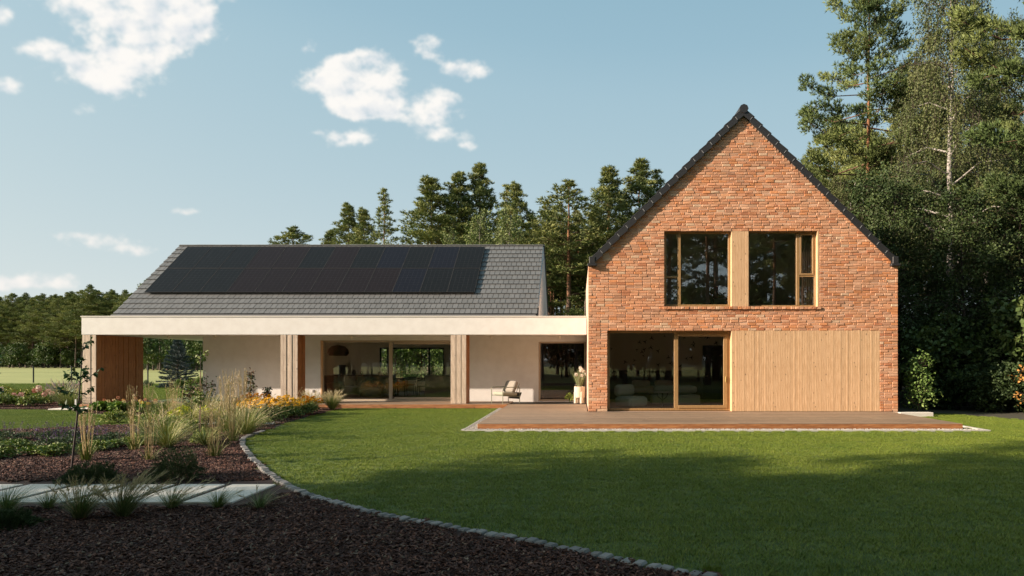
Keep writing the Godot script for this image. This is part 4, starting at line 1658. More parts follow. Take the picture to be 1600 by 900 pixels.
func edging_and_paths() -> void:
	var e := thing("stone_edging", "curved row of grey granite setts between mulch bed and lawn", "stone edging")
	var kinds := []
	for k in 8:
		var m := MB.new()
		var t := rf(0.22, 0.38)
		m.col = Color(t, t * 0.97, t * 0.92)
		var lo := Vector3(-0.052, -0.02, -0.06)
		m.box(lo, Vector3(0.052, 0.036, 0.06), rf(0.012, 0.02))
		for i in m.v.size():
			m.v[i] += Vector3(sin(m.v[i].y * 90.0 + k * 3), cos(m.v[i].x * 70.0 + k), sin(m.v[i].z * 60.0 + k * 2)) * 0.006
		kinds.append(m.mesh())
	var run := 0.0
	var next := 0.0
	for i in range(1, edge_curve.size()):
		var a := edge_curve[i - 1]
		var b := edge_curve[i]
		if b.y > 15.6:
			break
		run += a.distance_to(b)
		if run >= next:
			var d := (b - a).normalized()
			var o := obj("sett", kinds[rng.randi() % 8], M.granite, e)
			o.position = P(b.x, 0.008 + rf(-0.004, 0.006), b.y)
			o.rotation = Vector3(rf(-0.06, 0.06), atan2(d.y, d.x) + rf(-0.09, 0.09), rf(-0.06, 0.06))
			var s := rf(0.9, 1.12)
			o.scale = Vector3(s, 1.0, rf(0.85, 1.1))
			next += 0.118 * s
	var p := thing("slab_path", "path of large pale concrete slabs laid across the dark mulch", "path")
	for i in 9:
		var m := MB.new()
		var t := rf(0.93, 1.05)
		m.col = Color(t, t, t)
		m.box(Vector3(0, -0.04, 0), Vector3(0.60, 0.0, -1.12), 0.006)
		obj("paving_slab", m, M.concrete, p).position = P(-4.81 - i * 0.70, 0.034 + rf(-0.003, 0.003), 7.76)
	var jt := MB.new()
	jt.col = Color(0.3, 0.28, 0.27)
	for i in 8:
		jt.box(P(-4.899 - i * 0.70, 0.0, 7.77), P(-4.811 - i * 0.70, 0.020, 8.87))
	obj("joint_gravel", jt, M.soil, p).set_meta("kind", "stuff")
	p = thing("garden_path", "second slab path partly hidden by grasses behind the young trees", "path")
	for i in 4:
		var m := MB.new()
		m.box(Vector3(0, -0.04, 0), Vector3(0.70, 0.0, -0.80), 0.006)
		obj("paving_slab", m, M.concrete, p).position = P(-8.95 - i * 0.80, 0.040, 17.05 + rf(-0.02, 0.02))
	p = thing("step_slab", "pale paving at the foot of the left timber pier", "paving")
	for i in 3:
		var m := MB.new()
		m.box(Vector3(0, -0.04, 0), Vector3(0.72, 0.0, -0.7), 0.006)
		obj("paving_slab", m, M.concrete, p).position = P(-18.6 + i * 0.74, 0.05, 22.4)
	# wire fence
	var f := thing("wire_fence", "thin wire fence on dark posts at the edge of the meadow", "fence")
	var m := MB.new()
	m.col = Color(0.03, 0.035, 0.03)
	m.tube(PackedVector3Array([Vector3.ZERO, Vector3(0, 1.3, 0)]), PackedFloat32Array([0.05, 0.05]), 8)
	var pm := m.mesh()
	for i in 12:
		obj("post", pm, M.plain, f).position = P(-48.6 + i * 2.98, 0, 50.0)
	m = MB.new()
	m.col = Color(0.05, 0.055, 0.05)
	for y in [0.2, 0.5, 0.8, 1.1, 1.27]:
		m.tube(PackedVector3Array([P(-49, y, 50.06), P(-15, y, 50.06)]), PackedFloat32Array([0.004, 0.004]), 3)
	obj("wire", m, M.plain, f)


# ---------------------------------------------------------------- plants
func plant(called: String, label: String, category: String, at: Vector3, parts: Array, group := "", size := Vector3.ONE) -> Node3D:
	var t := thing(called, label, category, at, rf(0, TAU), group)
	t.scale = size
	for q in parts:
		obj(q[0], q[1], M[q[2]], t)
	return t


func planting() -> void:
	# feather grasses along the slab path
	var green := [Color(0.17, 0.22, 0.085), Color(0.26, 0.28, 0.12), Color(0.13, 0.18, 0.07)]
	var st := [
		[-6.45, 7.22, 0.50, 320, 1.0, 0.0, "dark feather grass bending right at the left picture edge beside the slabs"],
		[-6.15, 7.42, 0.36, 220, 0.9, 0.02, "small upright feather grass second from the left along the slab path"],
		[-5.42, 6.96, 0.52, 380, 0.8, 0.12, "tall feather grass with long plumes leaning right over the slabs"],
		[-5.02, 7.05, 0.55, 420, 0.85, 0.14, "fullest feather grass with many pale plumes in the middle of the slab path"],
		[-4.74, 7.46, 0.42, 300, 1.1, 0.05, "feather grass with a couple of plumes beside the third slab from the lawn"],
		[-4.22, 7.48, 0.38, 260, 1.0, 0.01, "feather grass fanning over the last joint of the slab path"],
		[-3.72, 7.46, 0.36, 150, 1.1, 0.02, "thin feather grass past the end of the slabs near the stone edging"]]
	for s in st:
		var sh := arching_shape(int(s[0] * -100), s[2] * 0.88, int(s[3] * 1.15), s[4], 0.0021, green, s[5], Vector3(0.28, 0, 0))
		var t := thing("feather_grass", s[6], "ornamental grass", P(s[0], 0.012, s[1]), 0.0, "feather grasses along the slab path")
		obj("blades", sh[0], M.blades, t)
		if sh[1].v.size():
			obj("plumes", sh[1], M.blades, t)
	# dwarf pines
	for s in [[-6.95, 9.1, 0.36, 0.27, "low dark dwarf pine behind the slab path, left of two"], [-5.82, 9.25, 0.37, 0.46, "taller rounded dark dwarf pine behind the slab path, right of two"], [-6.0, 6.62, 0.34, 0.16, "flat dark dwarf pine in the shaded mulch in front of the slabs"]]:
		plant("dwarf_pine", s[4], "shrub", P(s[0], 0.01, s[1]), [["foliage", needle_mound(int(s[1] * 10), s[2], s[3]), "needles"]], "dwarf pines in the mulch")
	# feather reed grasses
	var reeds := [
		[-8.47, 11.0, 0.95, 0.16, 26, "narrow golden reed grass nearest the left young tree"], [-8.55, 12.3, 1.0, 0.2, 14, "thin golden reed grass in front of the purple sage"],
		[-7.42, 11.05, 0.85, 0.22, 12, "short reed grass with green foot left of the taller dwarf pine"], [-6.55, 11.5, 1.0, 0.25, 20, "reed grass rising from the mulch right of the taller dwarf pine"],
		[-7.35, 13.6, 1.25, 0.24, 24, "tall reed grass in front of the big fountain grass"], [-9.35, 17.0, 1.35, 0.3, 38, "tall golden reed grass left of the yellow coneflowers"],
		[-9.85, 18.7, 1.4, 0.3, 40, "golden reed grass against the white wall behind the coneflowers"], [-10.6, 19.4, 1.4, 0.3, 30, "golden reed grass in front of the white wall beside the dark shrub"],
		[-12.1, 17.3, 1.05, 0.22, 18, "reed grass at the corner of the small left lawn"], [-11.6, 18.2, 1.1, 0.2, 14, "leaning reed grass in front of the brown side of the left pier"], [-10.2, 16.2, 1.2, 0.2, 16, "slim reed grass beside the yellow green shrub"],
		[-12.9, 19.2, 1.0, 0.25, 16, "sparse reed grass before the green lilies"]]
	for s in reeds:
		var sh := reed_shape(int(s[1] * 100), s[2], s[3], s[4])
		plant("reed_grass", s[5], "ornamental grass", P(s[0], 0.012, s[1]), [["blades", sh[0], "blades"], ["stalks", sh[1], "blades"]], "reed grasses in the mulch bed")
	# fountain grasses
	var fg := [Color(0.21, 0.24, 0.07), Color(0.32, 0.31, 0.11), Color(0.42, 0.36, 0.16), Color(0.13, 0.18, 0.05)]
	for s in [[-7.75, 14.9, 0.95, 420, 1.15, 0.12, "large arching fountain grass at the bend of the stone edging"], [-8.85, 13.7, 0.85, 360, 1.2, 0.03, "arching green grass beside the second young tree"], [-8.1, 12.6, 0.75, 300, 1.2, 0.02, "lower arching grass above the taller dwarf pine"],
		[-10.9, 18.9, 0.9, 300, 0.9, 0.04, "upright green grass behind the yellow green shrub"], [-12.0, 18.6, 0.9, 320, 0.9, 0.02, "fresh green grass tuft left of the yellow green shrub"], [-8.9, 16.4, 0.9, 300, 1.1, 0.14, "straw coloured grass left of the coneflowers"], [-9.6, 14.3, 0.75, 260, 1.1, 0.05, "straw tipped arching grass left of the second young tree"], [-10.3, 17.0, 0.8, 260, 1.0, 0.06, "pale arching grass in front of the yellow green shrubs"], [-8.6, 15.6, 0.85, 300, 1.1, 0.1, "pale arching grass on the near side of the second slab path"], [-11.5, 19.6, 0.95, 300, 0.8, 0.08, "tall pale grass before the carport's white wall corner"], [-9.0, 20.0, 0.8, 240, 0.9, 0.05, "thin grass among the coneflowers"], [-7.6, 13.0, 0.6, 200, 1.2, 0.0, "small arching grass between reed grass and mulch"]]:
		var sh := arching_shape(int(s[1] * 77), s[2], s[3], s[4], 0.0045, fg, s[5], Vector3(0.1, 0, 0))
		var t := thing("fountain_grass", s[6], "ornamental grass", P(s[0], 0.012, s[1]), 0.0, "fountain grasses in the mulch bed")
		obj("blades", sh[0], M.blades, t)
		if sh[1].v.size():
			obj("plumes", sh[1], M.blades, t)
	var bright := [Color(0.30, 0.33, 0.12), Color(0.40, 0.38, 0.18), Color(0.20, 0.26, 0.08)]
	for s in [[-9.25, 22.1, 0.66, 560, 0.75, "bright feather grass by the deck below the living room window, left of two"], [-8.6, 22.3, 0.66, 560, 0.75, "bright feather grass by the deck below the living room window, right of two"]]:
		var sh := arching_shape(int(s[0] * -70), s[2], s[3], s[4], 0.005, bright, 0.25)
		var t := thing("feather_grass", s[5], "ornamental grass", P(s[0], 0.012, s[1]), 0.0, "bright grasses by the deck")
		obj("blades", sh[0], M.blades, t)
		if sh[1].v.size():
			obj("plumes", sh[1], M.blades, t)
	# coneflowers
	var leafg := [Color(0.08, 0.13, 0.035), Color(0.12, 0.17, 0.045), Color(0.15, 0.19, 0.055)]
	var cone := [[-9.25, 18.3, 0.55, "yellow coneflower clump at the left end of the row"], [-8.85, 18.0, 0.55, "yellow coneflower clump in the front beside the stone edging"], [-8.75, 19.2, 0.5, "yellow coneflower clump in the middle of the row"], [-8.65, 20.4, 0.5, "yellow coneflower clump at the right end near the bright grass"], [-9.9, 19.6, 0.6, "yellow coneflower clump behind, below the slender shrub"], [-9.5, 20.6, 0.5, "yellow coneflower clump in front of the second timber pier"]]
	var cm := mound_shape(51, 0.46, 0.5, 1500, 0.06, leafg).mesh()
	var cd := daisies(52, 0.48, 0.60, 130, Color(0.80, 0.43, 0.012)).mesh()
	for s in cone:
		plant("coneflower", s[3], "flower", P(s[0], 0.01, s[1]), [["foliage", cm, "leaves"], ["flowers", cd, "petals"]], "yellow coneflowers", Vector3.ONE * s[2] * 1.9)
	# low perennials, sage and cranesbill
	var sage := [Color(0.14, 0.07, 0.22), Color(0.19, 0.10, 0.28), Color(0.10, 0.06, 0.16)]
	var limey := [Color(0.12, 0.165, 0.03), Color(0.17, 0.20, 0.04), Color(0.09, 0.13, 0.03)]
	var greyg := [Color(0.075, 0.11, 0.05), Color(0.10, 0.13, 0.07), Color(0.06, 0.09, 0.04)]
	var ma := mound_shape(61, 0.5, 0.34, 1500, 0.05, limey).mesh()
	var mb := mound_shape(62, 0.5, 0.36, 1500, 0.035, greyg).mesh()
	var sp := spikes(63, 0.46, 0.40, 26, sage).mesh()
	var low := [
		[-10.35, 11.3, 1, 0, "leafy cranesbill at the left picture edge"], [-9.7, 11.7, 1, 0, "leafy cranesbill left of the young tree's foot"], [-9.15, 12.4, 1, 0, "leafy cranesbill right behind the young tree's stem"], [-8.95, 13.2, 1, 0, "leafy cranesbill behind the narrow golden reed grass"],
		[-11.2, 12.4, 1, 0, "leafy cranesbill behind the one at the left picture edge"], [-10.5, 12.9, 0, 1, "purple sage behind the cranesbill at the far left"], [-9.9, 13.5, 0, 1, "purple sage in line with the young tree"], [-11.4, 13.9, 0, 1, "grey green sage bordering the small lawn, leftmost"],
		[-10.7, 13.6, 0, 1, "grey green sage bordering the small lawn behind the young tree"], [-9.5, 14.2, 0, 1, "purple sage left of the second young tree"], [-9.9, 14.9, 0, 0, "dark green lavender mound at the small lawn's edge"], [-12.2, 13.7, 0, 1, "sage plant bordering the small lawn at the picture edge"], [-12.2, 12.9, 1, 0, "leafy cranesbill partly outside the left picture edge"],
		[-11.2, 14.3, 0, 1, "sage plant in the back row before the small lawn"]]
	for s in low:
		var parts := [["foliage", ma if s[2] else mb, "leaves"]]
		if s[3]:
			parts.append(["flower_spikes", sp, "petals"])
		plant("cranesbill" if s[2] else "sage_plant", s[4], "perennial", P(s[0], 0.01, s[1]), parts, "perennials left of the young trees", Vector3(rf(0.85, 1.15), rf(0.62, 0.85), rf(0.85, 1.15)))
	var mc := mound_shape(64, 0.5, 0.40, 1300, 0.05, [Color(0.22, 0.25, 0.06), Color(0.28, 0.29, 0.08), Color(0.16, 0.20, 0.05)]).mesh()
	for s in [[-9.3, 15.2, 1.0, "light green perennial left of the near end of the second path"], [-10.2, 15.6, 1.1, "light green perennial at the corner of the small lawn"], [-8.35, 14.3, 0.8, "light green perennial between the reed grass and the fountain grass"], [-9.2, 19.0, 1.1, "light green perennial left of the coneflowers"], [-10.3, 20.3, 1.2, "light green perennial behind the yellow green shrubs"], [-11.4, 21.0, 1.2, "light green perennial below the slender shrub"], [-12.4, 19.6, 1.1, "light green perennial right of the daylilies"], [-13.2, 21.6, 1.1, "light green perennial before the open carport"], [-8.6, 17.2, 0.8, "light green perennial in front of the coneflowers"], [-9.1, 21.3, 0.8, "light green perennial left of the bright grasses"], [-11.4, 16.9, 0.9, "light green perennial beside the far end of the second path"], [-8.9, 12.9, 0.7, "light green perennial behind the thin golden reed grass"], [-7.9, 13.4, 0.65, "light green perennial near the tall reed grass"], [-12.9, 17.9, 1.0, "light green perennial on the small lawn's right corner"]]:
		plant("border_perennial", s[3], "perennial", P(s[0], 0.01, s[1]), [["foliage", mc, "leaves"]], "light green perennials in the mulch bed", Vector3(s[2], s[2] * rf(0.8, 1.3), s[2]))
	# yellow green shrubs
	var yel := mound_shape(71, 0.42, 0.42, 1500, 0.045, [Color(0.55, 0.53, 0.03), Color(0.42, 0.45, 0.03), Color(0.62, 0.58, 0.05)]).mesh()
	for s in [[-10.95, 17.6, 1.3, "bright yellow green shrub left of the second young tree"], [-10.45, 18.0, 1.2, "bright yellow green shrub right of the second young tree"], [-9.85, 17.8, 0.95, "small yellow green shrub behind the reed grass"]]:
		plant("golden_shrub", s[3], "shrub", P(s[0], 0.01, s[1]), [["foliage", yel, "leaves"]], "golden shrubs", Vector3.ONE * s[2])
	# lilies before the left pier with round flower heads
	var lil := mound_shape(81, 0.5, 0.42, 900, 0.11, [Color(0.13, 0.20, 0.03), Color(0.18, 0.24, 0.04), Color(0.09, 0.15, 0.03)]).mesh()
	var lh := round_heads(82, 0.5, 0.48, 5, 0.05, [Color(0.7, 0.5, 0.08), Color(0.65, 0.3, 0.18), Color(0.72, 0.6, 0.35)]).mesh()
	for s in [[-15.9, 21.6, "green daylily clump at the left foot of the brown pier side"], [-15.1, 21.3, "green daylily clump in the middle below the brown pier side"], [-14.3, 21.0, "green daylily clump at the right below the brown pier side"], [-13.4, 20.6, "green daylily clump before the open carport"]]:
		plant("daylily", s[2], "perennial", P(s[0], 0.01, s[1]), [["foliage", lil, "leaves"], ["flower_heads", lh, "petals"]], "daylilies in front of the pier")
	# far flower bed
	var hyd := mound_shape(91, 0.6, 0.6, 900, 0.09, [Color(0.11, 0.16, 0.04), Color(0.16, 0.20, 0.05), Color(0.20, 0.20, 0.05)]).mesh()
	var hh := round_heads(92, 0.55, 0.66, 5, 0.085, [Color(0.62, 0.40, 0.36), Color(0.70, 0.62, 0.52), Color(0.55, 0.24, 0.22)], 130).mesh()
	for s in [[-21.3, 23.7, "pink hydrangea at the left end of the far flower bed"], [-20.3, 23.9, "pink and cream hydrangea in the middle of the far flower bed"], [-20.9, 25.0, "hydrangea in the second row of the far flower bed"], [-22.3, 24.6, "hydrangea partly outside the picture at the far left"]]:
		plant("hydrangea", s[2], "shrub", P(s[0], 0.01, s[1]), [["foliage", hyd, "leaves"], ["flower_heads", hh, "petals"]], "hydrangeas in the far bed", Vector3.ONE * rf(0.85, 1.05))
	for s in [[-19.3, 24.0, 1.15, "large rounded grass left of the pale pier front"], [-18.7, 23.6, 0.9, "smaller grass at the foot of the left pier"]]:
		var sh := arching_shape(int(s[0] * -50), s[2], 420, 0.9, 0.006, [Color(0.20, 0.24, 0.09), Color(0.27, 0.29, 0.13), Color(0.14, 0.18, 0.06)], 0.05)
		plant("fountain_grass", s[3], "ornamental grass", P(s[0], 0.01, s[1]), [["blades", sh[0], "blades"], ["plumes", sh[1], "blades"]])
	var per := mound_shape(95, 0.5, 0.8, 500, 0.05, [Color(0.16, 0.18, 0.10), Color(0.2, 0.22, 0.13)]).mesh()
	var pf := spikes(96, 0.55, 0.95, 130, [Color(0.30, 0.20, 0.36), Color(0.40, 0.30, 0.44), Color(0.24, 0.16, 0.30)]).mesh()
	for s in [[-21.2, 26.2, "hazy lilac sage left of the large rounded grass"], [-20.0, 26.0, "hazy lilac sage behind the large rounded grass"], [-18.9, 25.6, "hazy lilac sage by the left pier"]]:
		plant("lilac_sage", s[2], "perennial", P(s[0], 0.01, s[1]), [["foliage", per, "leaves"], ["flower_spikes", pf, "petals"]], "lilac sage in the far bed")
	var fb := mound_shape(97, 0.8, 0.75, 1300, 0.08, [Color(0.20, 0.22, 0.04), Color(0.28, 0.24, 0.05), Color(0.13, 0.17, 0.04)]).mesh()
	for s in [[-24.8, 27.4, "yellowing bush at the far left edge below the meadow"], [-23.6, 28.0, "yellowing bush second from the left below the meadow"], [-22.3, 28.3, "yellowing bush behind the lilac sage"], [-23.4, 26.0, "low yellow green bush behind the hydrangeas"], [-20.9, 28.6, "yellow green bush left of the rounded grass, farthest back"]]:
		plant("garden_bush", s[2], "shrub", P(s[0], 0.01, s[1]), [["foliage", fb, "leaves"]], "bushes at the back of the far bed", Vector3.ONE * rf(0.85, 1.1))
	# garden beyond the open carport
	var sr := spruce(101, 3.1, 1.25, [Color(0.085, 0.115, 0.115), Color(0.12, 0.15, 0.15), Color(0.065, 0.09, 0.085)])
	tree_thing("blue_spruce", sr, "small blue grey spruce seen through the open carport", "tree", P(-25.4, 0, 40.5), 0.0, Vector3.ONE, M.needles, M.bark)
	for s in [[-27.3, 40.5, 0.75, "dark round bush at the fence left of the blue spruce"], [-23.0, 38.5, 1.2, "light green bush right of the blue spruce"], [-24.2, 39.0, 0.95, "leafy bush at the foot of the blue spruce"], [-26.9, 46.0, 1.0, "pale bush along the fence behind the spruce"], [-28.6, 46.5, 0.9, "pale bush along the fence farther left"]]:
		plant("garden_bush", s[3], "shrub", P(s[0], 0.0, s[1]), [["foliage", ma if s[2] > 0.8 else mb, "leaves"]], "", Vector3(s[2], s[2] * 2.2, s[2]))
	# slender dark shrubs against the wall
	for s in [[-11.5, 22.4, 1.35, 0.16, "slender shrub with reddish tip against the white wall"], [-10.95, 22.5, 0.75, 0.12, "small reddish shrub right of the slender one"], [-11.9, 20.4, 1.05, 0.34, "dark leafy shrub left of the golden reed grass"], [-12.6, 20.8, 0.9, 0.3, "dark shrub near the carport opening"]]:
		var sh := leafy_tree(int(s[1] * 31 + s[2] * 10), s[2], 0.15, s[3], 14, 4, 5, 0.075, 0.0, Color(0.09, 0.05, 0.035), [Color(0.045, 0.075, 0.03), Color(0.07, 0.09, 0.035), Color(0.12, 0.065, 0.04)])
		tree_thing("slender_shrub", sh, s[4], "shrub", P(s[0], 0.01, s[1]), 0.0, Vector3.ONE, M.leaves, M.bark, "shrubs by the white wall")
	# two young fruit trees
	var y1 := young_tree(201, 2.02, 0.19, 220, Color(0.045, 0.085, 0.03), 0.085, 0.62)
	var t := thing("young_tree", "young fruit tree with dark leaves and a white tag in the front of the bed", "tree", P(-8.07, 0.0, 10.17))
	obj("trunk", y1[0], M.plain, t)
	obj("crown", y1[1], M.leaves, t)
	var tg := MB.new()
	tg.col = Color(0.75, 0.75, 0.73)
	tg.box(Vector3(0.075, 1.0, 0.02), Vector3(0.105, 1.13, 0.03), 0.003)
	obj("white_tag", tg, M.plain, t)
	var y3 := young_tree(209, 2.35, 0.05, 176, Color(0.045, 0.085, 0.03), 0.085, 0.7)
	t = thing("young_tree", "young fruit tree at the very left picture edge, only its outer leaves showing", "tree", P(-9.52, 0.0, 10.25))
	obj("trunk", y3[0], M.plain, t)
	obj("crown", y3[1], M.leaves, t)
	var y2 := young_tree(202, 1.95, 0.04, 220, Color(0.17, 0.21, 0.06), 0.075, 0.55)
	t = thing("young_tree", "young fruit tree tied to a thin stake before the left end of the white wall", "tree", P(-8.2, 0.0, 13.8))
	obj("trunk", y2[0], M.plain, t)
	obj("crown", y2[1], M.leaves, t)
	var sk := MB.new()
	sk.col = Color(0.30, 0.20, 0.12)
	sk.tube(PackedVector3Array([Vector3(0.05, 0, 0.03), Vector3(0.05, 1.5, 0.03)]), PackedFloat32Array([0.008, 0.008]), 6)
	obj("stake", sk, M.plain, t)
	# shrub by the right corner of the brick house
	var cs := leafy_tree(303, 1.75, 0.1, 0.42, 20, 6, 10, 0.085, 0.0, Color(0.08, 0.06, 0.04), [Color(0.11, 0.17, 0.04), Color(0.15, 0.20, 0.055), Color(0.08, 0.13, 0.035)])
	tree_thing("corner_shrub", cs, "sunlit green shrub by the concrete kerb right of the brick house", "shrub", P(10.72, 0.0, 20.2), 0.0, Vector3.ONE, M.leaves, M.bark)
	var au := leafy_tree(304, 1.7, 0.3, 0.6, 12, 4, 5, 0.09, 0.1, Color(0.08, 0.06, 0.04), [Color(0.42, 0.20, 0.05), Color(0.5, 0.28, 0.09), Color(0.20, 0.17, 0.05)])
	tree_thing("autumn_shrub", au, "shrub with orange autumn leaves at the right picture edge", "shrub", P(14.35, 0.0, 20.3), 0.0, Vector3.ONE, M.leaves, M.bark)


func young_tree(seed_: int, H: float, lean: float, leaves: int, tone: Color, lsize: float, low: float) -> Array:
	rng.seed = seed_
	var wood := MB.new()
	var crown := MB.new()
	wood.col = Color(0.05, 0.035, 0.028)
	var top := Vector3(lean, H, 0.0)
	wood.tube(PackedVector3Array([Vector3.ZERO, top * 0.5 + Vector3(0.015, 0, 0), top]), PackedFloat32Array([0.016, 0.012, 0.004]), 6)
	for i in 11:
		var g := rf(low * 0.6, 0.97)
		var a := rf(0, TAU)
		var o := top * g
		var e := o + Vector3(cos(a) * 0.30, rf(0.05, 0.28), sin(a) * 0.30) * rf(0.5, 1.25) * (1.25 - g * 0.6)
		wood.tube(PackedVector3Array([o, e]), PackedFloat32Array([0.007, 0.003]), 4, PackedColorArray(), false)
		for k in leaves / 11:
			var p := o.lerp(e, rf(0.2, 1.05))
			crown.col = tone * rf(0.7, 1.4)
			var d := (rv() + Vector3(cos(a), -0.5, sin(a)) * 0.6).normalized()
			crown.leaf(p, d, (rv() * 0.6 + Vector3.UP).normalized(), lsize * rf(0.75, 1.2), lsize * 0.34)
	return [wood.mesh(), crown.mesh()]


# ---------------------------------------------------------------- the woods
const ORDINALS := ["first", "second", "third", "fourth", "fifth", "sixth", "seventh", "eighth", "ninth", "tenth", "eleventh", "twelfth", "thirteenth", "fourteenth", "fifteenth", "sixteenth", "seventeenth", "eighteenth", "nineteenth", "twentieth", "twenty-first", "twenty-second", "twenty-third", "twenty-fourth", "twenty-fifth", "twenty-sixth"]


func woods() -> void:
	var A := pine(1, 19.0, 5.0, 3.9, 120, 1.0, 1.0)          # conical, well clothed
	var B := pine(2, 19.0, 7.5, 3.8, 92, 0.25, 1.0)          # rounder
	var C := pine(3, 19.0, 10.0, 2.2, 44, 0.5, 0.9)         # thin forest pine with a high crown
	var D := pine(4, 19.0, 4.5, 3.0, 100, 1.0, 0.8)           # slender spire
	var E := pine(5, 19.0, 8.0, 3.6, 86, 0.45, 1.0)
	var shapes := {"A": A, "B": B, "C": C, "D": D, "E": E}
	var proto := {}
	var put := func(kind: String, label: String, x: float, d: float, H: float, wide: float, turn: float, group: String) -> void:
		var s := Vector3(H / 19.0 * wide, H / 19.0, H / 19.0 * wide)
		if not proto.has(kind):
			proto[kind] = tree_thing("pine_tree", shapes[kind], label, "tree", P(x, 0, d), turn, s, M.needles, M.bark, group)
		else:
			var o := copy(proto[kind], label, P(x, 0, d), turn, s)
			o.set_meta("group", group)
	# behind the roofs: [x in the photograph, y of the tip, distance, kind, width, label]
	var behind := [
		[458, 356, 90, "E", 1.2, "low broad pine whose top shows above the left part of the roof ridge"], [516, 361, 86, "A", 1.0, "small pine tip left of the first pair of pines above the ridge"],
		[544, 320, 76, "A", 1.0, "left one of the first pair of pines above the solar panels"], [568, 327, 74, "A", 0.9, "right one of the first pair of pines above the solar panels"],
		[600, 297, 71, "D", 0.9, "sparse slender pine standing apart above the solar panels"], [672, 278, 61, "A", 1.3, "broad bushy pine right of the slender one"],
		[716, 271, 62, "A", 1.05, "pine just left of the tallest tip above the right end of the panels"], [749, 257, 63, "A", 0.95, "tallest pine tip above the right end of the solar panels"],
		[791, 290, 60, "D", 1.0, "dark pine behind the pale birch, left of a pair"], [806, 287, 58, "A", 0.85, "dark pine behind the pale birch, right of a pair"],
		[832, 338, 60, "A", 0.9, "short dark pine above the right end of the roof ridge"], [888, 283, 52, "C", 1.6, "large pine in the gap between the two houses"],
		[952, 264, 55, "A", 1.15, "pine rising over the left slope of the brick gable"], [1001, 252, 57, "A", 1.1, "tall pine half hidden by the left slope of the brick gable"], [1028, 268, 58, "D", 1.1, "rightmost pine tip beside the left slope of the brick gable"]]
	for t in behind:
		var d: float = t[2]
		put.call(t[3], t[5], (t[0] - 905) * d / 1000.0, d, 1.75 + (563 - t[1]) * d / 1000.0, t[4] * 1.3, rf(0, TAU), "pines behind the houses")
	# thin trunks in the gap and filling rows
	for i in 26:
		var d := rf(53, 78)
		put.call("C", "thin pine with bare orange trunk in the gap between the houses", rf(-0.055, 0.03) * d, d, rf(13.5, 17), rf(0.8, 1.0), rf(0, TAU), "thin pines in the gap between the houses")
	for i in 20:
		var x := -26.0 + i * 1.75 + rf(-0.8, 0.8)
		var d := 68.0 + maxf(0.0, -x - 6.0) * 0.8 + rf(-2, 4)
		put.call("C" if x > -5.0 else ["A", "B", "E"][i % 3], "pine standing in the second row behind the houses", x, d, rf(13.5, 16.0), rf(0.9, 1.2), rf(0, TAU), "second row of pines behind the houses")
	# forest across the meadow
	for i in 26:
		var px := -30.0 + i * 10.6 + rf(-4, 4)
		var d := 158.0 - i * 0.9 + rf(-4, 4)
		put.call(["B", "E", "B", "A", "E"][i % 5], "pine in the front row of the forest across the meadow, %s from the left" % ORDINALS[i], (px - 905) * d / 1000.0, d, rf(15.2, 18.2), rf(1.1, 1.45), rf(0, TAU), "front row of the forest across the meadow")
	for i in 34:
		var px := -40.0 + i * 8.4 + rf(-4, 4)
		var d := 174.0 - i * 0.6 + rf(-5, 8)
		put.call(["B", "A", "E", "C"][i % 4], "pine deeper in the forest across the meadow", (px - 905) * d / 1000.0, d, rf(16.4, 19.2), rf(1.1, 1.4), rf(0, TAU), "back rows of the forest across the meadow")
	for i in 16:
		var px := 215.0 + i * 7.6 + rf(-3, 3)
		var d := 112.0 + rf(-6, 14)
		put.call(["C", "B", "E"][i % 3], "pine of the forest seen under the canopy behind the blue spruce", (px - 905) * d / 1000.0, d, rf(14, 17), 1.1, rf(0, TAU), "pines seen under the canopy")
	# bushes along the forest foot
	var und := leafy_tree(401, 4.2, 0.4, 2.4, 26, 9, 12, 0.26, 0.0, Color(0.07, 0.05, 0.035), [Color(0.075, 0.11, 0.032), Color(0.11, 0.14, 0.04), Color(0.06, 0.09, 0.03)], 0.6, 3)
	var ub: Node3D = null
	for i in 24:
		var px := -25.0 + i * 11.5 + rf(-5, 5)
		var d := 146.0 + rf(-3, 3)
		if i > 20:
			px = 232.0 + (i - 21) * 38.0
			d = 100.0
		var lb: String = "leafy bush along the foot of the forest across the meadow" if i <= 20 else ["low bush at the forest foot left under the canopy", "low bush at the forest foot behind the blue spruce", "low bush at the forest foot right under the canopy"][i - 21]
		var at := P((px - 905) * d / 1000.0, 0, d)
		var sz := Vector3.ONE * rf(0.7, 1.25)
		if ub == null:
			ub = tree_thing("forest_bush", und, lb, "shrub", at, 0.0, sz, M.leaves, M.bark, "bushes at the forest foot")
		else:
			copy(ub, lb, at, rf(0, TAU), sz)
	# pale birches above the roof and green seen through the living room
	var birch := leafy_tree(402, 20.0, 2.6, 4.3, 46, 34, 32, 0.092, 1.0, Color(0.62, 0.58, 0.52), [Color(0.080, 0.098, 0.034), Color(0.108, 0.120, 0.044), Color(0.062, 0.080, 0.028)], 0.5)
	var small := leafy_tree(403, 13.0, 2.5, 2.9, 40, 15, 14, 0.13, 0.35, Color(0.50, 0.46, 0.40), [Color(0.16, 0.19, 0.07), Color(0.20, 0.23, 0.09), Color(0.13, 0.16, 0.05)])
	var s0 := tree_thing("young_birch", small, "pale green birch top above the ridge below the tallest pine", "tree", P(-8.2, 0, 52), 0.0, Vector3(1.0, 1.05, 1.0), M.leaves, M.birch_bark, "pale birches above the roof")
	copy(s0, "pale green birch top above the ridge near its right end", P(-5.6, 0, 50), 2.0, Vector3(1.05, 1.05, 1.05))
	copy(s0, "small pale birch top left of the other two above the ridge", P(-10.6, 0, 54), 4.0, Vector3(0.9, 0.98, 0.9))
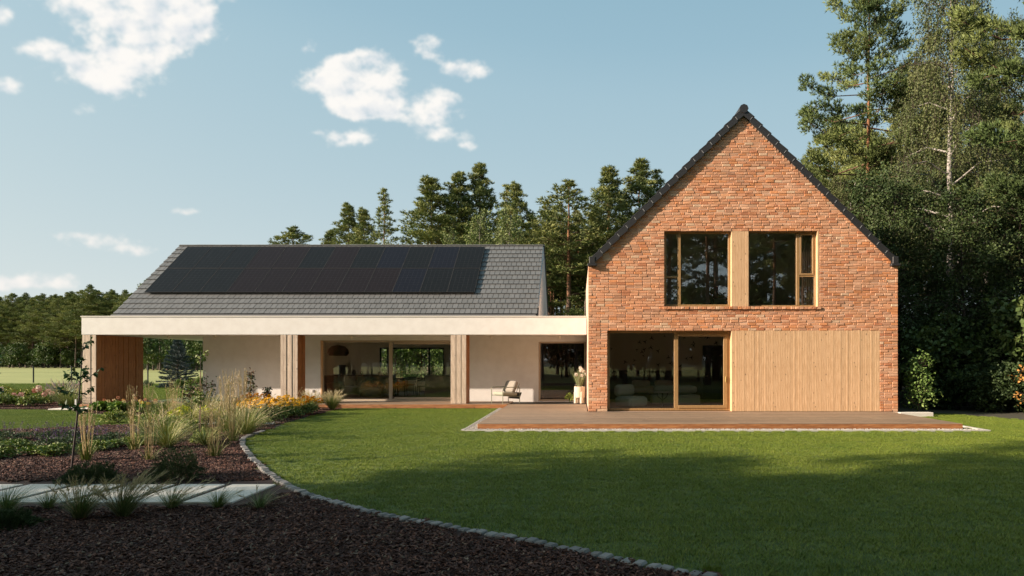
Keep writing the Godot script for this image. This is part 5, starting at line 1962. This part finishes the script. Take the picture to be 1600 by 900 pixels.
	var hedge := leafy_tree(404, 4.5, 0.2, 1.9, 34, 10, 14, 0.12, 0.0, Color(0.07, 0.05, 0.035), [Color(0.12, 0.19, 0.04), Color(0.16, 0.23, 0.05), Color(0.08, 0.13, 0.03)], 0.7, 3)
	var h0: Node3D = null
	for i in 6:
		var at := P(-13.2 + i * 1.75, 0, 39.5 + rf(-0.6, 0.6))
		if h0 == null:
			h0 = tree_thing("garden_tree", hedge, "leafy garden tree seen through the living room's rear window", "tree", at, 0.0, Vector3.ONE, M.leaves, M.bark, "trees behind the rear window")
		else:
			copy(h0, "leafy garden tree seen through the living room's rear window", at, rf(0, TAU), Vector3.ONE * rf(0.9, 1.15))
	# right of the brick house
	var big := pine(11, 22.5, 10.0, 4.4, 58, 0.15, 1.7, 0.20, 0.32)
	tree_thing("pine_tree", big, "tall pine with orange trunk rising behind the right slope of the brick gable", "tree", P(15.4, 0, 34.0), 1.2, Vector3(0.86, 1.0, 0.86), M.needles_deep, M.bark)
	var big2 := pine(12, 24.0, 6.5, 4.6, 60, 0.1, 1.6, 0.22, 0.4)
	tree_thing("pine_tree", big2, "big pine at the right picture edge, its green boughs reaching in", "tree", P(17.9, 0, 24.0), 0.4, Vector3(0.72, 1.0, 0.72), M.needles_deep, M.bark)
	var b0 := tree_thing("birch_tree", birch, "tall silver birch with white trunk right of the brick house", "tree", P(15.6, 0, 27.0), 0.0, Vector3(0.86, 1.0, 0.86), M.leaves, M.birch_bark)
	copy(b0, "second birch just behind the tall one, its trunk hidden by leaves", P(17.4, 0, 31.5), 2.1, Vector3(0.9, 0.85, 0.9))
	copy(b0, "birch to the right behind the tall one", P(21.0, 0, 33.0), 4.0, Vector3(1.0, 0.95, 1.0))
	copy(b0, "shorter birch just behind the right eave of the brick house", P(13.6, 0, 33.0), 5.0, Vector3(0.9, 0.56, 0.9))
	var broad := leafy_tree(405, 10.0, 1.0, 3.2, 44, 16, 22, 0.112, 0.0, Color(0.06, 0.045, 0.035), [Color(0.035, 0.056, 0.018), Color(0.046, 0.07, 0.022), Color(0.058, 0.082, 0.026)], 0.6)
	var q0: Node3D = null
	var dark := [[12.6, 25.5, 0.85, "dark leafy tree close behind the right corner of the brick house"], [14.6, 24.2, 0.8, "dark leafy tree in front of the birch trunk"], [17.0, 24.5, 0.85, "dark leafy tree right of the birch trunk"], [19.2, 23.0, 0.9, "dark leafy tree near the right picture edge"], [13.4, 29.0, 1.0, "dark leafy tree farther back beside the gable"], [16.6, 29.0, 1.0, "dark leafy tree behind the birch"], [20.0, 28.0, 1.0, "dark leafy tree behind the right picture edge"], [23.0, 30.0, 1.1, "dark leafy tree far right"], [12.2, 36.0, 1.15, "dark leafy tree behind the brick house"], [18.0, 36.0, 1.2, "dark leafy tree deep in the wood on the right"], [24.0, 38.0, 1.2, "dark leafy tree deepest in the wood on the right"], [16.0, 41.0, 1.2, "dark leafy tree in the middle of the deep wood"], [12.0, 44.0, 1.1, "dark leafy tree at the back left of the deep wood"]]
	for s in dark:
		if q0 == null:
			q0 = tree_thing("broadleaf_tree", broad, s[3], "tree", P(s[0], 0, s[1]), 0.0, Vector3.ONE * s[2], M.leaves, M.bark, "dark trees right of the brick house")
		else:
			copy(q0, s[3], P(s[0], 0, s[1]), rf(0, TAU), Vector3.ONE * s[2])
	for s in [[13.6, 23.4, 0.7, "dark bush at the lawn edge right of the sunlit corner shrub"], [15.2, 22.0, 0.8, "dark bush at the lawn edge between the trees"], [16.8, 20.8, 0.75, "dark bush at the lawn edge near the right picture edge"], [12.4, 23.0, 0.6, "dark bush behind the concrete kerb"], [18.2, 19.2, 0.8, "dark bush just outside the right picture edge"]]:
		copy(ub, s[3], P(s[0], 0, s[1]), rf(0, TAU), Vector3.ONE * s[2]).set_meta("group", "bushes at the lawn's right edge")
	for i in 14:
		put.call(["B", "E", "C"][i % 3], "pine trunk deep in the dark wood on the right", 18.0 + (i % 7) * 3.2 + rf(-1, 1), 40.0 + (i / 7) * 9.0 + rf(-2, 2), rf(16, 20), 1.1, rf(0, TAU), "pines deep in the right wood")
	# woods on the near side, which shade the front of the lawn and show mirrored in the upper windows
	var k := 0
	for row in 5:
		for i in 8:
			var x := -25.0 - i * 4.4 + rf(-1, 1)
			var d := -3.7 - row * 4.4 + (x + 30.0) * 0.31 + rf(-0.8, 0.8)
			put.call(["B", "E", "B"][k % 3], "pine on the near left side, outside the picture, shading the front lawn", x, d, rf(18.5, 21.5), rf(1.2, 1.45), rf(0, TAU), "pines shading the front lawn")
			k += 1
	for i in 27:
		var d := -17.0 - (i % 3) * 6.0 + rf(-2, 2)
		put.call(["C", "C", "C", "E"][i % 4], "pine across the lawn, seen mirrored in the upper windows", -6.0 + i * 1.5 + rf(-0.8, 0.8), d, rf(16, 26), 1.0, rf(0, TAU), "pines mirrored in the windows")
	for i in 13:  # unseen row, added to block sky light over the foreground
		put.call("C" if i > 6 and i < 12 else ["E", "B"][i % 2], "unseen pine added right behind the camera to darken the mulch", -19.0 + i * 3.2 + rf(-0.8, 0.8), -4.2 + rf(-1.0, 0.6), rf(15.5, 17.5), 1.15, rf(0, TAU), "added pines behind the camera")
	for i in 12:  # unseen pines, added to keep sky light off the shaded lawn
		put.call(["B", "E"][i % 2], "unseen pine added on the near right to darken the lawn", 17.5 + (i % 3) * 4.2 + rf(-0.8, 0.8) + (i / 3) * 1.6, -3.5 + (i / 3) * 4.0 + rf(-0.8, 0.8), rf(16, 19), 1.2, rf(0, TAU), "added pines on the near right side")
	for i in 14:
		put.call(["B", "E"][i % 2], "pine across the lawn to the left, seen mirrored in the living room window", -42.0 + i * 2.5 + rf(-1, 1), -27.0 - (i % 2) * 6.0, rf(17, 20), 1.1, rf(0, TAU), "pines mirrored in the living room window")
	for i in 50:
		copy(ub, "bush across the lawn on the near side, seen mirrored in the glass doors", P(-44.0 + i * 1.65 + rf(-1, 1), 0, (-13.0 if i > 16 else -24.0) - (i % 3) * 3.0 + rf(-1, 1)), rf(0, TAU), Vector3.ONE * rf(1.1, 1.7)).set_meta("group", "bushes mirrored in the glass doors")
	# undergrowth too dense to count
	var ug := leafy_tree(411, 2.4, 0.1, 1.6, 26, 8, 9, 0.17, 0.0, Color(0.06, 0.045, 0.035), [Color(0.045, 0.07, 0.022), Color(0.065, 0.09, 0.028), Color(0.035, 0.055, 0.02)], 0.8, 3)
	var at := []
	for i in 120:
		at.append(Transform3D(Basis(Vector3.UP, rf(0, TAU)).scaled(Vector3.ONE * rf(0.6, 1.3)), P(12.5 + rf(0, 26.0), 0, 23.0 + rf(0, 30.0))))
	for i in 26:
		var g := rf(0, 1)
		at.append(Transform3D(Basis(Vector3.UP, rf(0, TAU)).scaled(Vector3.ONE * rf(0.35, 0.7)), P(lerpf(11.3, 16.8, g) + rf(0, 1.2), 0, lerpf(23.0, 18.2, g) + rf(0, 1.5))))
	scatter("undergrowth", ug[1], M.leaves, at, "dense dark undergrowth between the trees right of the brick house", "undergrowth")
	at = []
	for i in 150:
		var px := rf(-60.0, 330.0)
		var d := rf(162, 200) if px < 215 else rf(112, 140)
		at.append(Transform3D(Basis(Vector3.UP, rf(0, TAU)).scaled(Vector3(2.2, rf(1.2, 2.4), 2.2)), P((px - 905) * d / 1000.0, 0, d)))
	for i in 60:
		var d := rf(66, 84)
		at.append(Transform3D(Basis(Vector3.UP, rf(0, TAU)).scaled(Vector3(1.6, rf(1.0, 2.2), 1.6)), P(rf(-0.30, -0.06) * d, 0, d)))
	scatter("undergrowth", ug[1], M.leaves, at, "dense dark undergrowth under the forest pines", "undergrowth")


# ---------------------------------------------------------------- furniture and small things
func cushion(b: MB, lo: Vector3, hi: Vector3, r: float, t := Transform3D()) -> void:
	# soft pillow: a box bulged on a grid
	var m := (lo + hi) / 2.0
	var h := (hi - lo) / 2.0
	var n := 7
	for ax in 3:
		for sg in [-1.0, 1.0]:
			for i in n:
				for j in n:
					var q := []
					var qn := []
					for e in [[i, j], [i + 1, j], [i + 1, j + 1], [i, j + 1]]:
						var d := Vector3.ZERO
						d[ax] = sg
						d[(ax + 1) % 3] = e[0] * 2.0 / n - 1.0
						d[(ax + 2) % 3] = e[1] * 2.0 / n - 1.0
						var c := d.clamp(Vector3.ONE * -1, Vector3.ONE)
						var core := Vector3(clampf(c.x * h.x, -h.x + r, h.x - r), clampf(c.y * h.y, -h.y + r, h.y - r), clampf(c.z * h.z, -h.z + r, h.z - r))
						var off := (c * h - core)
						var dir := off.normalized() if off.length() > 0.0001 else c.normalized()
						q.append(t * (m + core + dir * r))
						qn.append((t.basis * dir).normalized())
					var out: Vector3 = t.basis[ax] * sg
					var a := 1
					var bb := 2
					if (q[1] - q[0]).cross(q[2] - q[0]).dot(out) < 0.0:
						b.smooth(q[0], q[2], q[1], qn[0], qn[2], qn[1])
						b.smooth(q[0], q[3], q[2], qn[0], qn[3], qn[2])
					else:
						b.smooth(q[0], q[1], q[2], qn[0], qn[1], qn[2])
						b.smooth(q[0], q[2], q[3], qn[0], qn[2], qn[3])


func bar(parent: Node3D, called: String, pts: Array, r: float, m: Material, sides := 8) -> void:
	var b := MB.new()
	var p := PackedVector3Array(pts)
	var rad := PackedFloat32Array()
	for i in p.size():
		rad.append(r)
	b.tube(p, rad, sides)
	obj(called, b, m, parent)


func bent(a: Vector3, b: Vector3, c: Vector3, d: Vector3, r: float) -> Array:
	# a-b-c-d with rounded corners at b and c
	var o := [a]
	for q in [[a, b, c], [b, c, d]]:
		var p0: Vector3 = q[1] + (q[0] - q[1]).normalized() * r
		var p2: Vector3 = q[1] + (q[2] - q[1]).normalized() * r
		for i in 6:
			var t := i / 5.0
			o.append(p0.lerp(q[1], t).lerp((q[1] as Vector3).lerp(p2, t), t))
	o.append(d)
	return o


func terrace_things() -> void:
	# armchair: local +x is its right side seen from the seat, front is +z
	var t := thing("terrace_armchair", "green steel tube armchair with pale cushions on the deck by the white wall", "chair", P(-2.73, 0.161, 23.68), -0.80)
	for s in [-1.0, 1.0]:
		var x: float = 0.34 * s
		bar(t, "side_frame", bent(Vector3(x, 0.0, 0.38), Vector3(x, 0.60, 0.38), Vector3(x, 0.60, -0.40), Vector3(x, 0.0, -0.40), 0.09), 0.014, M.steel)
	bar(t, "cross_bar", [Vector3(-0.34, 0.30, 0.34), Vector3(0.34, 0.30, 0.34)], 0.012, M.steel)
	bar(t, "cross_bar", [Vector3(-0.34, 0.25, -0.36), Vector3(0.34, 0.25, -0.36)], 0.012, M.steel)
	for s in [-1.0, 1.0]:
		bar(t, "back_support", [Vector3(0.28 * s, 0.26, -0.22), Vector3(0.28 * s, 0.72, -0.44)], 0.011, M.steel)
		bar(t, "seat_rail", [Vector3(0.34 * s, 0.30, 0.36), Vector3(0.34 * s, 0.25, -0.40)], 0.011, M.steel)
	var b := MB.new()
	b.col = Color(0.33, 0.32, 0.24)
	cushion(b, Vector3(-0.32, 0.29, -0.30), Vector3(0.32, 0.42, 0.38), 0.05, Transform3D(Basis(Vector3.RIGHT, -0.06), Vector3.ZERO))
	obj("seat_cushion", b, M.soft, t)
	b = MB.new()
	b.col = Color(0.27, 0.235, 0.19)
	cushion(b, Vector3(-0.31, -0.22, -0.08), Vector3(0.31, 0.24, 0.09), 0.08, Transform3D(Basis(Vector3.RIGHT, -0.42), Vector3(0, 0.60, -0.24)))
	obj("back_cushion", b, M.soft, t)
	b = MB.new()
	b.col = Color(0.10, 0.095, 0.08)
	b.box(Vector3(-0.325, 0.40, -0.47), Vector3(0.325, 0.66, -0.455), 0.004, Transform3D(Basis(Vector3.RIGHT, -0.42), Vector3(0, -0.02, 0.18)))
	obj("back_sling", b, M.plain, t)
	# planter
	t = thing("plant_pot", "pale ceramic pot on four broad legs beside the brick corner", "plant pot", P(0.02, 0.161, 23.8))
	b = MB.new()
	b.col = Color(0.62, 0.50, 0.38)
	b.lathe(Vector3.ZERO, PackedVector2Array([Vector2(0.0, 0.20), Vector2(0.19, 0.20), Vector2(0.205, 0.24), Vector2(0.205, 0.60), Vector2(0.20, 0.615), Vector2(0.185, 0.615), Vector2(0.18, 0.56), Vector2(0.0, 0.55)]), 28)
	obj("bowl", b, M.soft, t)
	b = MB.new()
	b.col = Color(0.62, 0.50, 0.38)
	b.lathe(Vector3.ZERO, PackedVector2Array([Vector2(0.0, 0.0), Vector2(0.062, 0.0), Vector2(0.066, 0.01), Vector2(0.066, 0.40), Vector2(0.05, 0.43), Vector2(0.0, 0.44)]), 14)
	for i in 4:
		var a := PI / 4.0 + i * PI / 2.0 + 0.35
		obj("leg", b, M.soft, t).position = Vector3(cos(a), 0, sin(a)) * 0.165
	var g := arching_shape(777, 0.75, 150, 0.45, 0.006, [Color(0.28, 0.30, 0.15), Color(0.20, 0.24, 0.09), Color(0.36, 0.36, 0.22)])
	t = thing("potted_onion_flowers", "grassy leaves and round white flower heads growing from the pale pot", "plant", P(0.02, 0.71, 23.8))
	obj("blades", g[0], M.blades, t)
	obj("flower_heads", round_heads(778, 0.28, 0.72, 7, 0.062, [Color(0.75, 0.70, 0.60)], 150), M.petals, t)
	t = plant("trailing_plant", "small yellow green plant on the deck behind the pale pot", "plant", P(-0.35, 0.165, 24.2), [["foliage", mound_shape(779, 0.16, 0.4, 260, 0.06, [Color(0.2, 0.24, 0.05), Color(0.26, 0.28, 0.07)]), "leaves"]])
	# two-tier outlet on the white wall
	b = MB.new()
	b.col = Color(0.35, 0.34, 0.32)
	b.box(P(-10.42, 0.50, WZ - 0.03), P(-10.36, 0.60, WZ - 0.002), 0.006)
	tag(obj("wall_socket", b, M.plain), "small grey outdoor socket low on the white wall by the second pier", "socket")


func indoor_things() -> void:
	# living room
	var t := thing("pendant_lamp", "woven brown dome lamp hanging behind the living room window", "lamp", P(-10.55, 1.95, 28.0))
	var b := MB.new()
	b.col = Color(0.17, 0.095, 0.05)
	b.lathe(Vector3.ZERO, PackedVector2Array([Vector2(0.36, 0.0), Vector2(0.45, 0.12), Vector2(0.42, 0.27), Vector2(0.28, 0.42), Vector2(0.04, 0.47)]), 22)
	obj("lamp_shade", b, M.soft, t)
	b = MB.new()
	b.col = Color(0.12, 0.06, 0.03)
	for i in 6:
		var y := 0.02 + i * 0.07
		var r: float = [0.385, 0.44, 0.455, 0.435, 0.385, 0.31][i]
		var p := PackedVector3Array()
		var rad := PackedFloat32Array()
		for k in 25:
			p.append(Vector3(cos(k * TAU / 24.0) * r, y, sin(k * TAU / 24.0) * r))
			rad.append(0.009)
		b.tube(p, rad, 5, PackedColorArray(), false)
	obj("woven_ring", b, M.soft, t)
	bar(t, "cord", [Vector3(0, 0.45, 0), Vector3(0, 0.82, 0)], 0.006, M.dark_metal, 5)
	# brown armchair and sofa
	t = thing("leather_armchair", "brown leather armchair at the left end of the living room window", "armchair", P(-10.75, 0.166, 26.7), -0.3)
	for s in [["seat", Vector3(-0.42, 0.12, -0.40), Vector3(0.42, 0.45, 0.42)], ["backrest", Vector3(-0.42, 0.30, -0.55), Vector3(0.42, 0.95, -0.32)], ["armrest", Vector3(-0.56, 0.12, -0.5), Vector3(-0.40, 0.66, 0.42)], ["armrest", Vector3(0.40, 0.12, -0.5), Vector3(0.56, 0.66, 0.42)]]:
		b = MB.new()
		b.col = Color(0.17, 0.075, 0.035)
		cushion(b, s[1], s[2], 0.07)
		obj(s[0], b, M.plain, t)
	t = thing("sofa", "dark sofa with a row of cushions below the living room's inner wall", "sofa", P(-9.6, 0.166, 28.6), 0.0)
	for s in [["seat", Vector3(-1.1, 0.1, -0.45), Vector3(1.1, 0.44, 0.45), Color(0.09, 0.075, 0.06)], ["backrest", Vector3(-1.1, 0.3, -0.6), Vector3(1.1, 0.85, -0.38), Color(0.09, 0.075, 0.06)], ["armrest", Vector3(1.08, 0.1, -0.55), Vector3(1.28, 0.62, 0.45), Color(0.09, 0.075, 0.06)], ["armrest", Vector3(-1.28, 0.1, -0.55), Vector3(-1.08, 0.62, 0.45), Color(0.09, 0.075, 0.06)], ["cushion", Vector3(-1.0, 0.44, -0.38), Vector3(-0.5, 0.88, -0.2), Color(0.30, 0.24, 0.17)], ["cushion", Vector3(-0.4, 0.44, -0.38), Vector3(0.1, 0.86, -0.2), Color(0.16, 0.14, 0.11)]]:
		b = MB.new()
		b.col = s[3]
		cushion(b, s[1], s[2], 0.07)
		obj(s[0], b, M.soft, t)
	t = thing("sideboard", "long dark wooden sideboard against the living room's inner wall", "sideboard", P(-10.9, 0.166, 32.4))
	b = MB.new()
	b.col = Color(0.08, 0.05, 0.03)
	b.box(Vector3(-1.5, 0.12, -0.22), Vector3(1.5, 0.85, 0.22), 0.012)
	obj("body", b, M.plain, t)
	for i in 4:
		b = MB.new()
		b.col = Color(0.095, 0.06, 0.036)
		b.box(Vector3(-1.48 + i * 0.745, 0.15, 0.221), Vector3(-0.755 + i * 0.745, 0.82, 0.24), 0.006)
		obj("door", b, M.plain, t)
	b = MB.new()
	b.col = Color(0.03, 0.025, 0.02)
	b.box(Vector3(-0.18, 0, -0.03), Vector3(0.18, 0.5, 0.0), 0.006)
	b.col = Color(0.35, 0.30, 0.22)
	b.box(Vector3(0.182, 0, -0.03), Vector3(0.26, 0.5, 0.0), 0.006)
	var fr := obj("picture_frame", b, M.plain)
	fr.position = P(-12.0, 1.017, 32.4)
	tag(fr, "dark upright picture frame standing on the sideboard", "picture frame")
	for s in [[-11.4, 0.26, 0.10, "round dark vase on the sideboard, leftmost"], [-11.0, 0.18, 0.07, "small dark jar on the sideboard"], [-10.5, 0.42, 0.045, "slim tall bottle on the sideboard"], [-10.1, 0.2, 0.09, "squat bowl at the right of the sideboard"]]:
		b = MB.new()
		b.col = Color(0.06, 0.05, 0.04)
		b.lathe(Vector3.ZERO, PackedVector2Array([Vector2(0, 0), Vector2(s[2] * 0.7, 0), Vector2(s[2], s[1] * 0.4), Vector2(s[2] * 0.75, s[1] * 0.75), Vector2(s[2] * 0.35, s[1] * 0.9), Vector2(s[2] * 0.4, s[1]), Vector2(0, s[1])]), 14)
		var o := obj("vase", b, M.plain)
		o.position = P(s[0], 1.017, 32.4)
		tag(o, s[3], "vase", "vases on the sideboard")
	t = thing("round_armchair", "rounded grey green armchair in the middle of the living room window", "armchair", P(-8.75, 0.166, 26.8), 0.5)
	b = MB.new()
	b.col = Color(0.13, 0.14, 0.10)
	b.lathe(Vector3.ZERO, PackedVector2Array([Vector2(0, 0.08), Vector2(0.40, 0.08), Vector2(0.45, 0.2), Vector2(0.44, 0.38), Vector2(0.36, 0.44), Vector2(0, 0.45)]), 20)
	obj("seat", b, M.soft, t)
	b = MB.new()
	b.col = Color(0.13, 0.14, 0.10)
	for i in 11:
		var a := PI * 1.05 + PI * 0.9 * i / 10.0
		var hh := 0.5 + 0.32 * sin(PI * i / 10.0)
		cushion(b, Vector3(-0.1, 0.3, -0.08), Vector3(0.1, hh, 0.08), 0.07, Transform3D(Basis(Vector3.UP, -a + PI / 2.0), Vector3(cos(a), 0, sin(a)) * 0.42))
	obj("backrest", b, M.soft, t)
	# dining table and chairs
	t = thing("dining_table", "dark dining table behind the sliding pane of the living room", "table", P(-7.3, 0.166, 29.0))
	b = MB.new()
	b.col = Color(0.05, 0.035, 0.025)
	b.box(Vector3(-1.1, 0.71, -0.45), Vector3(1.1, 0.75, 0.45), 0.01)
	obj("tabletop", b, M.plain, t)
	for s in [[-1, -1], [1, -1], [-1, 1], [1, 1]]:
		b = MB.new()
		b.col = Color(0.04, 0.03, 0.025)
		b.box(Vector3(s[0] * 1.02 - 0.03, 0, s[1] * 0.38 - 0.03), Vector3(s[0] * 1.02 + 0.03, 0.709, s[1] * 0.38 + 0.03), 0.005)
		obj("leg", b, M.plain, t)
	var ch: Node3D = null
	for i in 4:
		var x := -7.85 + (i % 2) * 0.95
		var d := 28.25 if i < 2 else 29.75
		var lb: String = ["black dining chair at the near left of the dining table", "black dining chair at the near right of the dining table", "black dining chair at the far left of the dining table", "black dining chair at the far right of the dining table"][i]
		if ch == null:
			ch = thing("dining_chair", lb, "chair", P(x, 0.166, d), 0.0, "chairs round the dining table")
			ch.set_meta("stem", "dining_chair")
			b = MB.new()
			b.col = Color(0.02, 0.018, 0.016)
			b.box(Vector3(-0.21, 0.43, -0.21), Vector3(0.21, 0.46, 0.21), 0.01)
			obj("seat", b, M.plain, ch)
			for s in [[-1, -1], [1, -1], [-1, 1], [1, 1]]:
				bar(ch, "leg", [Vector3(s[0] * 0.18, 0.44, s[1] * 0.18), Vector3(s[0] * 0.21, 0, s[1] * 0.21)], 0.013, M.dark_metal, 6)
			b = MB.new()
			b.col = Color(0.02, 0.018, 0.016)
			b.box(Vector3(-0.21, 0.66, 0.19), Vector3(0.21, 0.82, 0.21), 0.01)
			obj("backrest", b, M.plain, ch)
			for s in [-1.0, 1.0]:
				bar(ch, "back_post", [Vector3(0.19 * s, 0.44, 0.20), Vector3(0.19 * s, 0.80, 0.215)], 0.011, M.dark_metal, 6)
		else:
			copy(ch, lb, P(x, 0.166, d), PI if i > 1 else 0.0)
	t = thing("kitchen_island", "pale kitchen island at the right of the living room window", "kitchen island", P(-6.15, 0.166, 28.4))
	b = MB.new()
	b.col = Color(0.26, 0.26, 0.20)
	b.box(Vector3(-0.6, 0.0, -0.4), Vector3(0.62, 0.88, 0.4), 0.01)
	obj("body", b, M.plain, t)
	b = MB.new()
	b.col = Color(0.16, 0.16, 0.13)
	b.box(Vector3(-0.63, 0.881, -0.43), Vector3(0.65, 0.91, 0.43), 0.006)
	obj("worktop", b, M.plain, t)
	# hall behind the glass door
	b = MB.new()
	b.col = Color(0.04, 0.03, 0.025)
	b.box(P(-1.58, 0.168, 27.2), P(0.2, 2.6, 27.5), 0.01)
	tag(obj("hall_cupboard", b, M.plain), "dark tall cupboard in the hall behind the glass door", "cupboard")
	# bedroom
	var wp := MB.new()
	wp.col = Color(0.62, 0.56, 0.44)
	wp.box(P(0.6, 1.35, 25.96), P(6.58, 2.84, 25.99))
	t = thing("bird_wallpaper", "beige wallpaper with dark flying birds on the bedroom's back wall", "wallpaper")
	obj("paper", wp, M.plain, t)
	wp = MB.new()
	wp.col = Color(0.03, 0.025, 0.02)
	for i in 46:
		var o := P(rf(0.9, 6.3), rf(1.45, 2.75), 25.953)
		var a := rf(0, TAU)
		var x := Vector3(cos(a), sin(a), 0)
		var y := Vector3(-sin(a), cos(a), 0)
		var s := rf(0.07, 0.12)
		# body and two swept wings
		wp.tri_out(o - x * s, o + x * s * 0.9 + y * s * 0.12, o + x * s * 0.9 - y * s * 0.12, Vector3.BACK)
		wp.tri_out(o + x * s * 0.35, o + y * s * 1.1 - x * s * 0.35, o - x * s * 0.1, Vector3.BACK)
		wp.tri_out(o + x * s * 0.35, o - y * s * 0.9 - x * s * 0.5, o - x * s * 0.1, Vector3.BACK)
	obj("printed_birds", wp, M.plain, t)
	b = MB.new()
	b.col = Color(0.10, 0.055, 0.035)
	b.box(P(0.6, 0.165, 25.94), P(6.58, 1.345, 25.99), 0.004)
	tag(obj("wall_panelling", b, M.plain), "dark timber panelling along the lower bedroom wall", "wall panelling")
	b = MB.new()
	b.col = Color(0.05, 0.03, 0.022)
	b.box(P(5.0, 0.165, 25.88), P(6.1, 2.35, 25.935), 0.008)
	t = thing("bedroom_door", "tall dark door in the back wall of the bedroom", "door")
	obj("leaf", b, M.plain, t)
	b = MB.new()
	b.col = Color(0.3, 0.25, 0.15)
	b.box(P(5.08, 1.1, 25.83), P(5.2, 1.13, 25.878), 0.004)
	obj("handle", b, M.plain, t)
	t = thing("bed", "low bed with pale covers and pillows in the bedroom", "bed", P(2.9, 0.166, 24.6))
	for s in [["base", Vector3(-0.95, 0.08, -1.1), Vector3(0.95, 0.34, 1.05), Color(0.10, 0.07, 0.05), 0.03], ["mattress", Vector3(-0.92, 0.34, -1.1), Vector3(0.92, 0.58, 1.02), Color(0.42, 0.40, 0.34), 0.08], ["headboard", Vector3(-1.0, 0.1, -1.25), Vector3(1.0, 1.05, -1.12), Color(0.09, 0.06, 0.045), 0.04], ["pillow", Vector3(-0.8, 0.55, -1.05), Vector3(-0.1, 0.80, -0.6), Color(0.45, 0.43, 0.37), 0.09], ["pillow", Vector3(0.1, 0.55, -1.05), Vector3(0.8, 0.80, -0.6), Color(0.45, 0.43, 0.37), 0.09]]:
		b = MB.new()
		b.col = s[3]
		cushion(b, s[1], s[2], s[4])
		obj(s[0], b, M.soft, t)
	t = thing("bedroom_armchair", "chunky grey green bouclé armchair behind the left bedroom pane", "armchair", P(1.72, 0.166, 21.2), 0.7)
	for s in [["seat", Vector3(-0.42, 0.04, -0.42), Vector3(0.42, 0.40, 0.42), 0.14], ["backrest", Vector3(-0.42, 0.38, -0.46), Vector3(0.40, 0.78, -0.16), 0.14]]:
		b = MB.new()
		b.col = Color(0.25, 0.26, 0.20)
		cushion(b, s[1], s[2], s[3])
		obj(s[0], b, M.soft, t)
	t = thing("bench", "rounded grey green bench at the foot of the bed", "bench", P(3.35, 0.166, 22.4))
	for s in [["base", Vector3(-0.85, 0.04, -0.3), Vector3(0.85, 0.40, 0.3), 0.08], ["seat", Vector3(-0.75, 0.42, -0.28), Vector3(0.75, 0.72, 0.28), 0.14]]:
		b = MB.new()
		b.col = Color(0.20, 0.21, 0.16)
		cushion(b, s[1], s[2], s[3])
		obj(s[0], b, M.soft, t)
	t = thing("side_table", "small table on a dark branching foot before the bench", "table", P(2.78, 0.166, 21.4))
	b = MB.new()
	b.col = Color(0.20, 0.19, 0.16)
	b.lathe(Vector3.ZERO, PackedVector2Array([Vector2(0, 0.50), Vector2(0.33, 0.50), Vector2(0.34, 0.515), Vector2(0.33, 0.53), Vector2(0, 0.53)]), 24)
	obj("tabletop", b, M.plain, t)
	bar(t, "stem", [Vector3(0, 0, 0), Vector3(0, 0.3, 0)], 0.03, M.dark_metal)
	for i in 4:
		var a := i * PI / 2.0 + 0.2
		bar(t, "branch", [Vector3(0, 0.26, 0), Vector3(cos(a) * 0.14, 0.36, sin(a) * 0.14), Vector3(cos(a) * 0.18, 0.499, sin(a) * 0.18)], 0.016, M.dark_metal, 6)
	# upstairs
	t = thing("slatted_chair", "brown slatted wooden chair behind the left upper window", "chair", P(4.75, 3.402, 21.6))
	for s in [[-1, -1], [1, -1], [-1, 1], [1, 1]]:
		b = MB.new()
		b.col = Color(0.20, 0.08, 0.045)
		b.box(Vector3(s[0] * 0.27 - 0.02, 0, s[1] * 0.22 - 0.02), Vector3(s[0] * 0.27 + 0.02, 0.86 if s[1] < 0 else 0.45, s[1] * 0.22 + 0.02), 0.004)
		obj("leg", b, M.plain, t)
	b = MB.new()
	b.col = Color(0.20, 0.08, 0.045)
	b.box(Vector3(-0.29, 0.452, -0.24), Vector3(0.29, 0.48, 0.25), 0.006)
	obj("seat", b, M.plain, t)
	b = MB.new()
	b.col = Color(0.20, 0.08, 0.045)
	b.box(Vector3(-0.25, 0.80, -0.235), Vector3(0.25, 0.86, -0.205), 0.005)
	obj("top_rail", b, M.plain, t)
	for i in 6:
		b = MB.new()
		b.col = Color(0.20, 0.08, 0.045)
		b.box(Vector3(-0.22 + i * 0.08, 0.481, -0.23), Vector3(-0.19 + i * 0.08, 0.799, -0.21), 0.003)
		obj("slat", b, M.plain, t)
	t = thing("beanbag", "rounded pale seat in the lower left corner of the left upper window", "seat", P(2.85, 3.402, 21.0))
	b = MB.new()
	b.col = Color(0.22, 0.20, 0.15)
	b.lathe(Vector3.ZERO, PackedVector2Array([Vector2(0, 0), Vector2(0.42, 0.0), Vector2(0.5, 0.16), Vector2(0.46, 0.38), Vector2(0.3, 0.56), Vector2(0.08, 0.64), Vector2(0, 0.64)]), 22)
	obj("cover", b, M.soft, t)
	t = thing("curtain", "striped drawn back curtain at the right edge of the right upper window", "curtain", P(7.25, 3.402, 20.35))
	b = MB.new()
	b.col = Color(0.24, 0.17, 0.11)
	for i in 12:
		var x := -0.16 + i * 0.028
		var z := 0.03 * (i % 2)
		b.quad_out(Vector3(x, 0.02, z), Vector3(x + 0.028, 0.02, 0.03 - z), Vector3(x + 0.028, 2.4, 0.03 - z), Vector3(x, 2.4, z), Vector3.BACK)
	obj("cloth", b, M.soft, t)
